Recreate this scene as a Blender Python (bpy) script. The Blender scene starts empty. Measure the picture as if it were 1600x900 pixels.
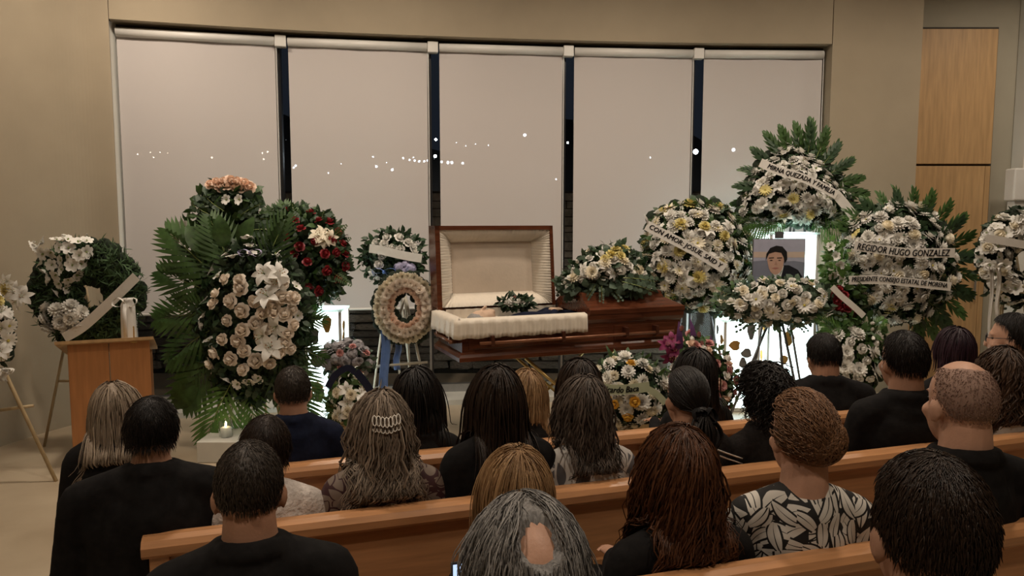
import bpy, bmesh, math, random
import numpy as np
from mathutils import Vector, Matrix, Quaternion, Euler
random.seed(7); np.random.seed(7)
PI = math.pi
scene = bpy.context.scene
COL = scene.collection

# ------------------------------------------------------------------ camera
FPX = 1150.0; CAMZ = 1.8; TILT = math.atan(105.0/FPX)
cam_d = bpy.data.cameras.new('camera'); cam = bpy.data.objects.new('camera', cam_d); COL.objects.link(cam)
cam_d.sensor_width = 36.0; cam_d.lens = 36.0*FPX/1600.0; cam_d.clip_start = 0.05; cam_d.clip_end = 500
cam.location = (0, 0, CAMZ); cam.rotation_euler = (PI/2-TILT, 0, 0)
scene.camera = cam

# ------------------------------------------------------------------ night sky, lamps, exposure
world = bpy.data.worlds.new('night'); scene.world = world; world.use_nodes = True
world.node_tree.nodes['Background'].inputs[0].default_value = (0.014, 0.018, 0.026, 1)
world.node_tree.nodes['Background'].inputs[1].default_value = 0.6
vs = scene.view_settings
vs.view_transform = 'Standard'; vs.look = 'None'; vs.gamma = 1.0; vs.exposure = 0.0; vs.use_curve_mapping = False

def area(name, loc, size, power, color, aim=(0, 0, -1), spread=PI):
    d = bpy.data.lights.new(name, 'AREA'); d.shape = 'DISK'; d.size = size; d.energy = power; d.color = color; d.spread = spread
    o = bpy.data.objects.new(name, d); COL.objects.link(o); o.location = loc
    o.rotation_euler = Vector(aim).to_track_quat('-Z', 'Y').to_euler()
    return o
WARM = (1.0, 0.85, 0.69)
# ceiling downlights: a row along the window wall, a second over the coffin, a third above the pews
for x in (-3.0, -1.0, 1.2, 3.4):
    area('ceiling_downlight', (x, 5.5, 4.35), 0.30, 30, WARM, (0, 0.30, -1), 2.6)
area('ceiling_downlight', (5.3, 6.6, 4.35), 0.30, 17, WARM, (0, 0.2, -1), 2.6)  # extra lamp, added to brighten the door recess and white wall
for x in (-1.6, 1.6):
    area('ceiling_downlight', (x, 3.2, 4.35), 0.30, 24, WARM, (0, 0.1, -1), 2.4)
for x in (-1.2, 1.2):
    area('ceiling_downlight', (x, 0.6, 4.35), 0.30, 20, WARM, (0, 0, -1), 2.4)

# ------------------------------------------------------------------ pixel rays (1600x900 frame)
def ray(u, v):
    a = (u-800.0)/FPX; b = (450.0-v)/FPX
    return Vector((a, math.cos(TILT)+b*math.sin(TILT), -math.sin(TILT)+b*math.cos(TILT)))
def at(u, v, Y):
    r = ray(u, v); k = Y/r.y
    return Vector((r.x*k, Y, CAMZ+r.z*k))
def atz(u, v, z):
    r = ray(u, v); k = (z-CAMZ)/r.z
    return Vector((r.x*k, r.y*k, z))

# ------------------------------------------------------------------ materials
def mat(name, col, rough=0.6, var=0.12, scale=8.0, bump=0.0, bscale=60.0, metal=0.0, spec=0.5, stretch=None, objrand=0.0, col2=None, emit=0.0, sheen=0.0, transl=0.0):
    m = bpy.data.materials.new(name); m.use_nodes = True
    nt = m.node_tree; N = nt.nodes; L = nt.links
    b = N['Principled BSDF']
    b.inputs['Roughness'].default_value = rough; b.inputs['Metallic'].default_value = metal
    b.inputs['Specular IOR Level'].default_value = spec
    if sheen: b.inputs['Sheen Weight'].default_value = sheen
    tc = N.new('ShaderNodeTexCoord'); mp = N.new('ShaderNodeMapping'); L.new(tc.outputs['Object'], mp.inputs['Vector'])
    if stretch: mp.inputs['Scale'].default_value = stretch
    nz = N.new('ShaderNodeTexNoise'); nz.inputs['Scale'].default_value = scale; nz.inputs['Detail'].default_value = 4
    L.new(mp.outputs[0], nz.inputs['Vector'])
    rp = N.new('ShaderNodeValToRGB')
    c = list(col)[:3]
    c2 = list(col2)[:3] if col2 else [min(1, x*(1+var)) for x in c]
    c1 = c if col2 else [x*(1-var) for x in c]
    rp.color_ramp.elements[0].position = 0.3; rp.color_ramp.elements[1].position = 0.7
    rp.color_ramp.elements[0].color = (*c1, 1); rp.color_ramp.elements[1].color = (*c2, 1)
    L.new(nz.outputs['Fac'], rp.inputs['Fac'])
    out = rp.outputs['Color']
    if objrand:
        oi = N.new('ShaderNodeObjectInfo'); hv = N.new('ShaderNodeHueSaturation'); mr = N.new('ShaderNodeMapRange')
        mr.inputs['To Min'].default_value = 1-objrand; mr.inputs['To Max'].default_value = 1+objrand*0.5
        L.new(oi.outputs['Random'], mr.inputs['Value']); L.new(mr.outputs[0], hv.inputs['Value']); L.new(out, hv.inputs['Color'])
        out = hv.outputs['Color']
    L.new(out, b.inputs['Base Color'])
    if bump:
        n2 = N.new('ShaderNodeTexNoise'); n2.inputs['Scale'].default_value = bscale; n2.inputs['Detail'].default_value = 3
        L.new(mp.outputs[0], n2.inputs['Vector'])
        bp = N.new('ShaderNodeBump'); bp.inputs['Strength'].default_value = bump; bp.inputs['Distance'].default_value = 0.01
        L.new(n2.outputs['Fac'], bp.inputs['Height']); L.new(bp.outputs[0], b.inputs['Normal'])
    if emit:
        L.new(out, b.inputs['Emission Color']); b.inputs['Emission Strength'].default_value = emit
    if transl:
        tr = N.new('ShaderNodeBsdfTranslucent'); L.new(out, tr.inputs['Color']); mx = N.new('ShaderNodeMixShader'); mx.inputs[0].default_value = transl
        L.new(b.outputs[0], mx.inputs[1]); L.new(tr.outputs[0], mx.inputs[2]); L.new(mx.outputs[0], N['Material Output'].inputs['Surface'])
    return m

def hairmat(name, c1, c2, rough=0.45):
    m = bpy.data.materials.new(name); m.use_nodes = True; nt = m.node_tree; N = nt.nodes; L = nt.links; b = N['Principled BSDF']
    at_ = N.new('ShaderNodeAttribute'); at_.attribute_name = 'tone'
    tc = N.new('ShaderNodeTexCoord'); nz = N.new('ShaderNodeTexNoise'); nz.inputs['Scale'].default_value = 90; L.new(tc.outputs['Object'], nz.inputs['Vector'])
    ad = N.new('ShaderNodeMath'); ad.operation = 'MULTIPLY_ADD'; ad.inputs[1].default_value = 0.9; L.new(nz.outputs['Fac'], ad.inputs[0]); L.new(at_.outputs['Fac'], ad.inputs[2])
    sb = N.new('ShaderNodeMath'); sb.operation = 'SUBTRACT'; sb.inputs[1].default_value = 0.45; L.new(ad.outputs[0], sb.inputs[0])
    mp = N.new('ShaderNodeMapping'); mp.inputs['Scale'].default_value = (1, 1, 0.10); L.new(tc.outputs['Object'], mp.inputs['Vector']); nz.inputs['Scale'].default_value = 260; nz.inputs['Detail'].default_value = 2; L.new(mp.outputs[0], nz.inputs['Vector'])
    bp = N.new('ShaderNodeBump'); bp.inputs['Strength'].default_value = 0.5; bp.inputs['Distance'].default_value = 0.004; L.new(nz.outputs['Fac'], bp.inputs['Height']); L.new(bp.outputs[0], b.inputs['Normal'])
    rp = N.new('ShaderNodeValToRGB'); rp.color_ramp.elements[0].color = (*c1, 1); rp.color_ramp.elements[1].color = (*c2, 1)
    L.new(sb.outputs[0], rp.inputs['Fac']); L.new(rp.outputs[0], b.inputs['Base Color'])
    b.inputs['Roughness'].default_value = rough; b.inputs['Specular IOR Level'].default_value = 0.35
    return m

def glassmat(name, tint=(1, 1, 1), refl=0.12, rough=0.02):
    m = bpy.data.materials.new(name); m.use_nodes = True; nt = m.node_tree; N = nt.nodes; L = nt.links
    t = N.new('ShaderNodeBsdfTransparent'); t.inputs[0].default_value = (*tint, 1)
    g = N.new('ShaderNodeBsdfGlossy'); g.inputs['Roughness'].default_value = rough
    f = N.new('ShaderNodeLayerWeight'); f.inputs[0].default_value = 0.12
    mx = N.new('ShaderNodeMixShader'); L.new(f.outputs['Facing'], mx.inputs[0]); L.new(t.outputs[0], mx.inputs[1]); L.new(g.outputs[0], mx.inputs[2])
    L.new(mx.outputs[0], N['Material Output'].inputs['Surface'])
    return m

def printmat(name, kind):
    """flat printed fabrics built from leaf motifs scattered over the cloth: 'leaf' black/white, 'floral' grey/white, 'burgundy' """
    m = bpy.data.materials.new(name); m.use_nodes = True; nt = m.node_tree; N = nt.nodes; L = nt.links; b = N['Principled BSDF']
    b.inputs['Roughness'].default_value = 0.75
    def node(t, **k):
        n = N.new(t)
        for a, v in k.items(): setattr(n, a, v)
        return n
    def math_(op, a, b_=None, c=None):
        n = node('ShaderNodeMath', operation=op)
        for i, x in enumerate((a, b_, c)):
            if x is None: continue
            if isinstance(x, (int, float)): n.inputs[i].default_value = x
            else: L.new(x, n.inputs[i])
        return n.outputs[0]
    tc = node('ShaderNodeTexCoord')
    cfg = {'leaf': dict(sc=11.5, w=0.25, l=0.80, vein=0.035, layers=3), 'floral': dict(sc=9.0, w=0.19, l=0.52, vein=0.0, layers=2), 'burgundy': dict(sc=16.0, w=0.30, l=0.6, vein=0.0, layers=2)}[kind]
    total = None; edge = None
    for q in range(cfg['layers']):
        mp = node('ShaderNodeMapping'); mp.inputs['Location'].default_value = (3.7*q, 1.9*q, 5.3*q); mp.inputs['Scale'].default_value = (1, 0.25, 1)
        mp.inputs['Rotation'].default_value = (0, 0.5*q, 0)
        L.new(tc.outputs['Object'], mp.inputs['Vector'])
        vo = node('ShaderNodeTexVoronoi'); vo.inputs['Scale'].default_value = cfg['sc']*(1+0.16*q); vo.inputs['Randomness'].default_value = 0.75; L.new(mp.outputs[0], vo.inputs['Vector'])
        sc = node('ShaderNodeVectorMath', operation='SUBTRACT'); L.new(mp.outputs[0], sc.inputs[0]); L.new(vo.outputs['Position'], sc.inputs[1])
        ss = node('ShaderNodeVectorMath', operation='SCALE'); L.new(sc.outputs[0], ss.inputs[0]); ss.inputs['Scale'].default_value = cfg['sc']*(1+0.16*q)
        sp = node('ShaderNodeSeparateColor'); L.new(vo.outputs['Color'], sp.inputs[0])
        ro = node('ShaderNodeVectorRotate', rotation_type='Y_AXIS'); L.new(ss.outputs[0], ro.inputs['Vector']); L.new(math_('MULTIPLY', sp.outputs[0], 6.28), ro.inputs['Angle'])
        xyz = node('ShaderNodeSeparateXYZ'); L.new(ro.outputs[0], xyz.inputs[0])
        x = xyz.outputs[0]; z = math_('ADD', xyz.outputs[2], math_('MULTIPLY', math_('MULTIPLY', x, x), 0.25))
        az = math_('ABSOLUTE', z); xn = math_('DIVIDE', x, cfg['l'])
        half = math_('MULTIPLY', math_('SUBTRACT', 1.0, math_('MULTIPLY', xn, xn)), cfg['w'])
        ins = math_('GREATER_THAN', math_('SUBTRACT', half, az), 0.0)
        rim = math_('GREATER_THAN', math_('SUBTRACT', half, az), -0.09)
        if cfg['vein']: ins = math_('MULTIPLY', ins, math_('GREATER_THAN', math_('SUBTRACT', az, math_('MULTIPLY', math_('SUBTRACT', 0.8, xn), 0.02)), 0.0))
        if total is None: total = ins
        else: total = math_('MAXIMUM', math_('MULTIPLY', total, math_('SUBTRACT', 1.0, rim)), ins)      # each new leaf lies over the last with a dark rim
    mx = node('ShaderNodeMix', data_type='RGBA'); L.new(total, mx.inputs[0])
    a_, c_ = {'leaf': ((0.006, 0.005, 0.005, 1), (0.60, 0.56, 0.50, 1)), 'floral': ((0.50, 0.46, 0.42, 1), (0.10, 0.095, 0.10, 1)), 'burgundy': ((0.045, 0.012, 0.014, 1), (0.20, 0.15, 0.12, 1))}[kind]
    mx.inputs[6].default_value = a_; mx.inputs[7].default_value = c_
    L.new(mx.outputs[2], b.inputs['Base Color'])
    return m

def emat(name, col, strength):
    m = bpy.data.materials.new(name); m.use_nodes = True; nt = m.node_tree
    e = nt.nodes.new('ShaderNodeEmission'); e.inputs[0].default_value = (*col, 1); e.inputs[1].default_value = strength
    nt.links.new(e.outputs[0], nt.nodes['Material Output'].inputs['Surface'])
    return m

M = {}
M['wall'] = mat('wall_plaster', (0.36, 0.298, 0.212), 0.85, 0.04, 3, 0.08, 220)
M['wall_white'] = mat('wall_white', (0.72, 0.70, 0.64), 0.8, 0.03, 3, 0.05, 200)
M['wall_grey'] = mat('wall_grey', (0.35, 0.32, 0.25), 0.85, 0.04, 3, 0.05, 200)
M['ceiling'] = mat('ceiling_paint', (0.7, 0.67, 0.6), 0.9, 0.03)
M['floor'] = mat('floor_marble', (0.52, 0.43, 0.31), 0.32, 0.2, 1.6, col2=(0.36, 0.28, 0.19))
M['marble'] = mat('pale_marble', (0.62, 0.60, 0.54), 0.25, 0.06, 5)
M['gap_shade'] = mat('painted_gap_shade', (0.05, 0.042, 0.032), 0.8, 0.1)  # near-black colour standing in for the shade in narrow gaps
M['alu'] = mat('brushed_aluminium', (0.42, 0.42, 0.42), 0.3, 0.05, 40, metal=0.9)
M['mullion'] = mat('dark_mullion', (0.03, 0.03, 0.032), 0.3, 0.1, 30, metal=0.3)
M['white_plastic'] = mat('white_plastic', (0.72, 0.70, 0.66), 0.4, 0.03)
M['black_plastic'] = mat('black_plastic', (0.02, 0.02, 0.022), 0.35, 0.05)
M['glass'] = glassmat('window_glass')
M['clear_glass'] = glassmat('clear_glass', (0.96, 0.98, 0.97))
M['oak'] = mat('pale_oak_veneer', (0.47, 0.295, 0.14), 0.5, 0.16, 5, 0.03, 60, stretch=(6, 6, 0.5))
M['pew'] = mat('honey_oak', (0.54, 0.265, 0.118), 0.28, 0.14, 7, 0.02, 60, stretch=(0.6, 8, 8), spec=0.5)
M['podium'] = mat('cherry_veneer', (0.40, 0.17, 0.06), 0.4, 0.12, 6, stretch=(6, 6, 0.5))
M['coffin'] = mat('polished_mahogany', (0.095, 0.029, 0.013), 0.2, 0.3, 7, stretch=(0.7, 8, 8), spec=0.6)
M['coffin_dark'] = mat('dark_mahogany', (0.065, 0.02, 0.010), 0.3, 0.2, 7, stretch=(0.7, 8, 8))
M['satin'] = mat('cream_satin', (0.74, 0.66, 0.55), 0.45, 0.05, 9, 0.25, 26, sheen=0.3)
M['velvet'] = mat('ivory_crepe', (0.66, 0.55, 0.44), 0.6, 0.04, 9, 0.15, 40, sheen=0.3)
M['brass'] = mat('brass', (0.55, 0.40, 0.16), 0.3, 0.1, 20, metal=0.9)
M['bronze'] = mat('dull_bronze_rail', (0.22, 0.09, 0.045), 0.3, 0.15, 20, metal=0.35)
M['pole'] = mat('pale_pine', (0.42, 0.31, 0.17), 0.6, 0.15, 9, stretch=(3, 3, 0.6))
M['pole_white'] = mat('ivory_paint', (0.62, 0.58, 0.48), 0.4, 0.05)
M['pole_grey'] = mat('grey_metal', (0.16, 0.16, 0.17), 0.4, 0.1, metal=0.6)
# flowers and leaves
M['white'] = mat('white_petal', (0.86, 0.84, 0.79), 0.6, 0.05, 20, objrand=0.14, transl=0.15)
M['cream'] = mat('cream_petal', (0.88, 0.81, 0.65), 0.6, 0.05, 20, objrand=0.12, transl=0.15)
M['ivory_rose'] = mat('ivory_rose_petal', (0.86, 0.76, 0.65), 0.6, 0.06, 20, objrand=0.12, transl=0.15)
M['peach'] = mat('peach_petal', (0.86, 0.64, 0.50), 0.6, 0.08, 20, objrand=0.12, transl=0.15)
M['yellow'] = mat('soft_yellow_petal', (0.72, 0.62, 0.25), 0.6, 0.08, 20, objrand=0.12, transl=0.15)
M['gold'] = mat('golden_petal', (0.75, 0.42, 0.05), 0.6, 0.08, 20, objrand=0.12, transl=0.1)
M['red'] = mat('red_petal', (0.24, 0.012, 0.018), 0.5, 0.2, 20, objrand=0.15)
M['pink'] = mat('pink_petal', (0.58, 0.27, 0.25), 0.6, 0.12, 20, objrand=0.15, transl=0.1)
M['magenta'] = mat('magenta_petal', (0.19, 0.012, 0.075), 0.6, 0.15, 20, objrand=0.15)
M['purple'] = mat('purple_petal', (0.10, 0.03, 0.12), 0.6, 0.15, 20)
M['dusty'] = mat('dusty_mauve_petal', (0.36, 0.34, 0.36), 0.7, 0.14, 20, objrand=0.2)
M['lilac'] = mat('lilac_petal', (0.42, 0.40, 0.58), 0.7, 0.12, 20, objrand=0.15)
M['fcent'] = mat('flower_centre', (0.50, 0.42, 0.08), 0.7, 0.2, 60)
M['fgreen'] = mat('flower_green', (0.22, 0.28, 0.08), 0.7, 0.2, 60)
M['leaf'] = mat('leaf_green', (0.05, 0.105, 0.027), 0.45, 0.35, 6, objrand=0.25, transl=0.2)
M['leafd'] = mat('dark_leaf_green', (0.024, 0.055, 0.021), 0.5, 0.35, 6, objrand=0.25, transl=0.12)
M['leafb'] = mat('bright_leaf_green', (0.10, 0.20, 0.045), 0.45, 0.3, 6, objrand=0.25, transl=0.3)
M['euca'] = mat('eucalyptus_green', (0.075, 0.12, 0.075), 0.6, 0.25, 6, objrand=0.2, transl=0.15)
M['cypress'] = mat('cypress_green', (0.032, 0.072, 0.022), 0.7, 0.4, 14)
M['moss'] = mat('dark_moss', (0.012, 0.022, 0.010), 0.9, 0.3, 20, 0.5, 60)
M['ribbon'] = mat('white_satin_ribbon', (0.74, 0.71, 0.66), 0.4, 0.04, 20, 0.05, 30)
M['ribbon_green'] = mat('pale_green_ribbon', (0.46, 0.50, 0.34), 0.45, 0.05, 20)
M['ribbon_blue'] = mat('blue_satin_ribbon', (0.15, 0.27, 0.62), 0.4, 0.1, 20)
M['ribbon_navy'] = mat('navy_satin_ribbon', (0.008, 0.012, 0.035), 0.35, 0.1, 20)
M['ink'] = mat('black_ink', (0.012, 0.012, 0.014), 0.5, 0.02)
# people
M['skin'] = mat('skin_warm', (0.44, 0.235, 0.15), 0.5, 0.12, 14, 0.08, 160)
M['skin_l'] = mat('skin_light', (0.55, 0.31, 0.21), 0.5, 0.12, 14, 0.08, 160)
M['skin_pale'] = mat('skin_pale', (0.55, 0.38, 0.27), 0.6, 0.06, 14, 0.05, 160)
M['black'] = mat('black_wool', (0.012, 0.011, 0.011), 0.9, 0.3, 30, 0.5, 16, spec=0.15)
M['black2'] = mat('black_knit', (0.016, 0.013, 0.012), 0.9, 0.3, 60, 0.6, 30, spec=0.15)
M['navy'] = mat('navy_wool', (0.008, 0.011, 0.026), 0.9, 0.3, 30, 0.5, 16, spec=0.15)
M['lace'] = mat('pale_lace', (0.62, 0.55, 0.50), 0.8, 0.15, 60, 0.8, 70)
M['whitetop'] = mat('cream_knit', (0.60, 0.54, 0.48), 0.8, 0.08, 60, 0.4, 40)
M['leafprint'] = printmat('leaf_print', 'leaf'); M['floral'] = printmat('floral_print', 'floral'); M['burgundy'] = printmat('burgundy_print', 'burgundy')
M['eye'] = mat('eye', (0.05, 0.03, 0.02), 0.2, 0.1)
M['pearl'] = mat('pearl', (0.85, 0.80, 0.72), 0.2, 0.03)
H = {}
H['black'] = hairmat('hair_black', (0.004, 0.003, 0.003), (0.020, 0.014, 0.011))
H['dbrown'] = hairmat('hair_dark_brown', (0.008, 0.005, 0.004), (0.045, 0.026, 0.016))
H['brown'] = hairmat('hair_brown', (0.02, 0.011, 0.007), (0.09, 0.05, 0.03))
H['auburn'] = hairmat('hair_auburn', (0.022, 0.008, 0.004), (0.15, 0.058, 0.024))
H['ginger'] = hairmat('hair_reddish_blond', (0.055, 0.024, 0.011), (0.32, 0.165, 0.082))
H['blond'] = hairmat('hair_blond', (0.15, 0.075, 0.03), (0.48, 0.30, 0.15))
H['ash'] = hairmat('hair_ash_blond', (0.14, 0.10, 0.07), (0.48, 0.38, 0.28))
H['greyblond'] = hairmat('hair_grey_blond', (0.07, 0.05, 0.035), (0.42, 0.33, 0.25))
H['greybrown'] = hairmat('hair_grey_brown', (0.025, 0.018, 0.013), (0.15, 0.11, 0.085))
H['grey'] = hairmat('hair_grey', (0.03, 0.027, 0.026), (0.40, 0.38, 0.36))
H['salt'] = hairmat('hair_salt_pepper', (0.012, 0.009, 0.007), (0.085, 0.065, 0.05))
H['stubble'] = hairmat('hair_stubble', (0.25, 0.155, 0.12), (0.37, 0.24, 0.185), 0.7)
H['plum'] = hairmat('hair_plum', (0.010, 0.004, 0.007), (0.038, 0.016, 0.026))

# ------------------------------------------------------------------ mesh building
class MB:
    def __init__(s): s.v = []; s.f = []; s.m = []; s.t = []
    def add(s, verts, faces, mi=0, tone=None):
        o = len(s.v)
        s.v.extend([tuple(p) for p in verts]); s.f.extend([tuple(i+o for i in f) for f in faces]); s.m.extend([mi]*len(faces))
        if tone is not None:
            if np.isscalar(tone): s.t.extend([float(tone)]*len(verts))
            else: s.t.extend([float(x) for x in tone])
        return s
    def box(s, x0, x1, y0, y1, z0, z1, mi=0):
        v = [(x0,y0,z0),(x1,y0,z0),(x1,y1,z0),(x0,y1,z0),(x0,y0,z1),(x1,y0,z1),(x1,y1,z1),(x0,y1,z1)]
        return s.add(v, [(0,3,2,1),(4,5,6,7),(0,1,5,4),(1,2,6,5),(2,3,7,6),(3,0,4,7)], mi)
    def bbox(s, x0, x1, y0, y1, z0, z1, b=0.008, mi=0):
        """box with chamfered edges"""
        bm = bmesh.new(); bmesh.ops.create_cube(bm, size=1)
        for p in bm.verts:
            p.co = Vector(((x0+x1)/2+p.co.x*(x1-x0), (y0+y1)/2+p.co.y*(y1-y0), (z0+z1)/2+p.co.z*(z1-z0)))
        bmesh.ops.bevel(bm, geom=bm.edges[:], offset=b, segments=2, profile=0.5, affect='EDGES')
        bm.verts.index_update()
        s.add([p.co[:] for p in bm.verts], [[p.index for p in f.verts] for f in bm.faces], mi); bm.free(); return s
    def tube(s, pts, radii, n=8, mi=0, cap=True):
        pts = [Vector(p) for p in pts]
        if not hasattr(radii, '__len__'): radii = [radii]*len(pts)
        vs_, fs = [], []
        up = Vector((0, 0, 1))
        prev = None
        for i, p in enumerate(pts):
            t = (pts[min(i+1, len(pts)-1)]-pts[max(i-1, 0)]).normalized()
            if prev is None:
                a = t.cross(up if abs(t.z) < 0.9 else Vector((1, 0, 0))).normalized()
            else:
                a = (prev-t*prev.dot(t)).normalized()
            prev = a; b = t.cross(a)
            for k in range(n):
                th = 2*PI*k/n; vs_.append(p+(a*math.cos(th)+b*math.sin(th))*radii[i])
        for i in range(len(pts)-1):
            for k in range(n):
                fs.append((i*n+k, i*n+(k+1) % n, (i+1)*n+(k+1) % n, (i+1)*n+k))
        if cap: fs.append(tuple(range(n))[::-1]); fs.append(tuple((len(pts)-1)*n+k for k in range(n)))
        return s.add(vs_, fs, mi)
    def lathe(s, prof, n=20, c=(0, 0, 0), mi=0):
        vs_, fs = [], []
        for r, z in prof:
            for k in range(n):
                th = 2*PI*k/n; vs_.append((c[0]+r*math.cos(th), c[1]+r*math.sin(th), c[2]+z))
        for i in range(len(prof)-1):
            for k in range(n): fs.append((i*n+k, i*n+(k+1) % n, (i+1)*n+(k+1) % n, (i+1)*n+k))
        fs.append(tuple(range(n))[::-1]); fs.append(tuple((len(prof)-1)*n+k for k in range(n)))
        return s.add(vs_, fs, mi)
    def ell(s, c, r, R=None, nu=14, nv=9, mi=0, tone=None):
        vs_ = [Vector((0, 0, r[2]))]
        for i in range(1, nv):
            a = PI*i/nv
            for k in range(nu):
                b = 2*PI*k/nu; vs_.append(Vector((r[0]*math.sin(a)*math.cos(b), r[1]*math.sin(a)*math.sin(b), r[2]*math.cos(a))))
        vs_.append(Vector((0, 0, -r[2])))
        fs = [(0, 1+k, 1+(k+1) % nu) for k in range(nu)]
        for i in range(nv-2):
            for k in range(nu): fs.append((1+i*nu+k, 1+(i+1)*nu+k, 1+(i+1)*nu+(k+1) % nu, 1+i*nu+(k+1) % nu))
        e = len(vs_)-1; o = 1+(nv-2)*nu
        fs += [(e, o+(k+1) % nu, o+k) for k in range(nu)]
        c = Vector(c)
        if R is not None: vs_ = [R @ p for p in vs_]
        return s.add([p+c for p in vs_], fs, mi, tone)
    def cap(s, p0, p1, r0, r1, n=10, mi=0):
        p0 = Vector(p0); p1 = Vector(p1); d = p1-p0; L = max(d.length, 1e-5); d = d/L
        pts, rad = [], []
        for a in (80, 55, 28): pts.append(p0-d*r0*math.sin(math.radians(a))); rad.append(r0*math.cos(math.radians(a)))
        for k in range(4): pts.append(p0.lerp(p1, k/3)); rad.append(r0+(r1-r0)*k/3)
        for a in (28, 55, 80): pts.append(p1+d*r1*math.sin(math.radians(a))); rad.append(r1*math.cos(math.radians(a)))
        return s.tube(pts, rad, n, mi)
    def grid(s, rows, mi=0):
        """rows: list of equal-length lists of points"""
        n = len(rows[0]); vs_ = [p for r in rows for p in r]
        fs = [(i*n+k, i*n+k+1, (i+1)*n+k+1, (i+1)*n+k) for i in range(len(rows)-1) for k in range(n-1)]
        return s.add(vs_, fs, mi)
    def mesh(s, name, mats, smooth=False):
        me = bpy.data.meshes.new(name); me.from_pydata(s.v, [], s.f)
        for m in (mats if isinstance(mats, (list, tuple)) else [mats]): me.materials.append(m)
        if any(s.m): me.polygons.foreach_set('material_index', s.m)
        if smooth: me.polygons.foreach_set('use_smooth', [True]*len(me.polygons))
        if s.t:
            a = me.attributes.new('tone', 'FLOAT', 'POINT'); a.data.foreach_set('value', s.t)
        me.update(); return me
    def obj(s, name, mats, parent=None, smooth=False, loc=None, rotz=None):
        return place(name, s.mesh(name, mats, smooth), parent, loc, rotz)
def place(name, me, parent=None, loc=None, rotz=None):
    o = bpy.data.objects.new(name, me); COL.objects.link(o)
    if parent: o.parent = parent
    if loc is not None: o.location = loc
    if rotz is not None: o.rotation_euler = (0, 0, rotz)
    return o
def tag(o, label=None, cat=None, group=None, kind=None):
    if label: o['label'] = label
    if cat: o['category'] = cat
    if group: o['group'] = group
    if kind: o['kind'] = kind
    return o
def thing(name, label, cat, loc=(0, 0, 0), rotz=0, group=None):
    o = bpy.data.objects.new(name, None); COL.objects.link(o); o.empty_display_size = 0.1
    o.location = loc; o.rotation_euler = (0, 0, rotz)
    return tag(o, label, cat, group)
def struct(name, mb, m, parent=None, smooth=False):
    o = mb.obj(name, m, parent, smooth)
    if parent is None: o['kind'] = 'structure'
    return o

# ================================================================== THE ROOM
# window wall seen from above: a gently curving bay of five windows
WB = [(-3.56, 6.76), (-2.17, 7.12), (-0.765, 7.36), (0.567, 7.53), (1.89, 7.64), (3.19, 7.68)]
HEAD_Z = 3.56; BLIND_Z = 0.93; CEIL = 4.4
WALLL = [(-3.56, 6.76), (-3.80, 6.52), (-3.98, 6.15), (-4.10, 5.70), (-4.18, 5.10), (-4.22, 4.30), (-4.25, 3.2), (-4.25, 1.0), (-4.25, -2.0)]
mb = MB(); mb.box(-6, 8, -2.2, 8.6, -0.12, 0.0); struct('floor', mb, M['floor'])
mb = MB(); mb.box(-6, 8, -2.2, 8.6, CEIL, CEIL+0.1); struct('ceiling', mb, M['ceiling'])
def wallstrip(pts, z0, z1, th):
    """a wall following pts; thickness th away from the room (to the left of the run)"""
    mb = MB(); n = len(pts); off = []
    for i, p in enumerate(pts):
        a = Vector(pts[max(i-1, 0)]); b = Vector(pts[min(i+1, n-1)]); t = (b-a).normalized(); nn = Vector((-t.y, t.x))
        off.append(Vector(p)+nn*th)
    v = []
    for i in range(n): v += [(pts[i][0], pts[i][1], z0), (pts[i][0], pts[i][1], z1), (off[i].x, off[i].y, z1), (off[i].x, off[i].y, z0)]
    f = []
    for i in range(n-1):
        a = i*4; b = a+4
        f += [(a, b, b+1, a+1), (a+1, b+1, b+2, a+2), (a+2, b+2, b+3, a+3), (a+3, b+3, b, a)]
    f += [(0, 1, 2, 3), tuple(4*(n-1)+k for k in (3, 2, 1, 0))]
    mb.add(v, f); return mb
def smooth_pts(pts, k=12):
    out = []
    P = [Vector(p) for p in pts]
    for i in range(len(P)-1):
        p0 = P[max(i-1, 0)]; p1 = P[i]; p2 = P[i+1]; p3 = P[min(i+2, len(P)-1)]
        for j in range(k):
            t = j/k
            out.append(0.5*((2*p1)+(-p0+p2)*t+(2*p0-5*p1+4*p2-p3)*t*t+(-p0+3*p1-3*p2+p3)*t**3))
    out.append(P[-1]); return [tuple(p) for p in out]
def dirn(i):
    a = Vector(WB[max(i-1, 0)]); b = Vector(WB[min(i+1, 5)]); t = (b-a).normalized(); return t, Vector((-t.y, t.x))
room_pts = [tuple(Vector(p)-dirn(i)[1]*0.14) for i, p in enumerate(WB)]
struct('wall_header', wallstrip(smooth_pts(room_pts), HEAD_Z, CEIL, 0.30), M['wall'])
struct('header_shade_strip', wallstrip(smooth_pts([tuple(Vector(p)+dirn(i)[1]*0.05) for i, p in enumerate(WB)]), HEAD_Z-0.035, HEAD_Z-0.001, 0.10), M['gap_shade'])  # dark strip: shade under the header, put in as colour
lw = smooth_pts([room_pts[0]]+[(x+0.0, y) for x, y in WALLL[1:]])
lw[0] = (room_pts[0][0]-0.005, room_pts[0][1])
wl = struct('wall_left', wallstrip(lw[::-1], 0, CEIL, 0.25), M['wall'], smooth=False)
# jamb on the left of the window
mb = MB(); mb.box(-3.68, -3.565, 6.70, 6.95, 0, HEAD_Z); struct('trim_2', mb, M['wall_white'])
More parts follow.
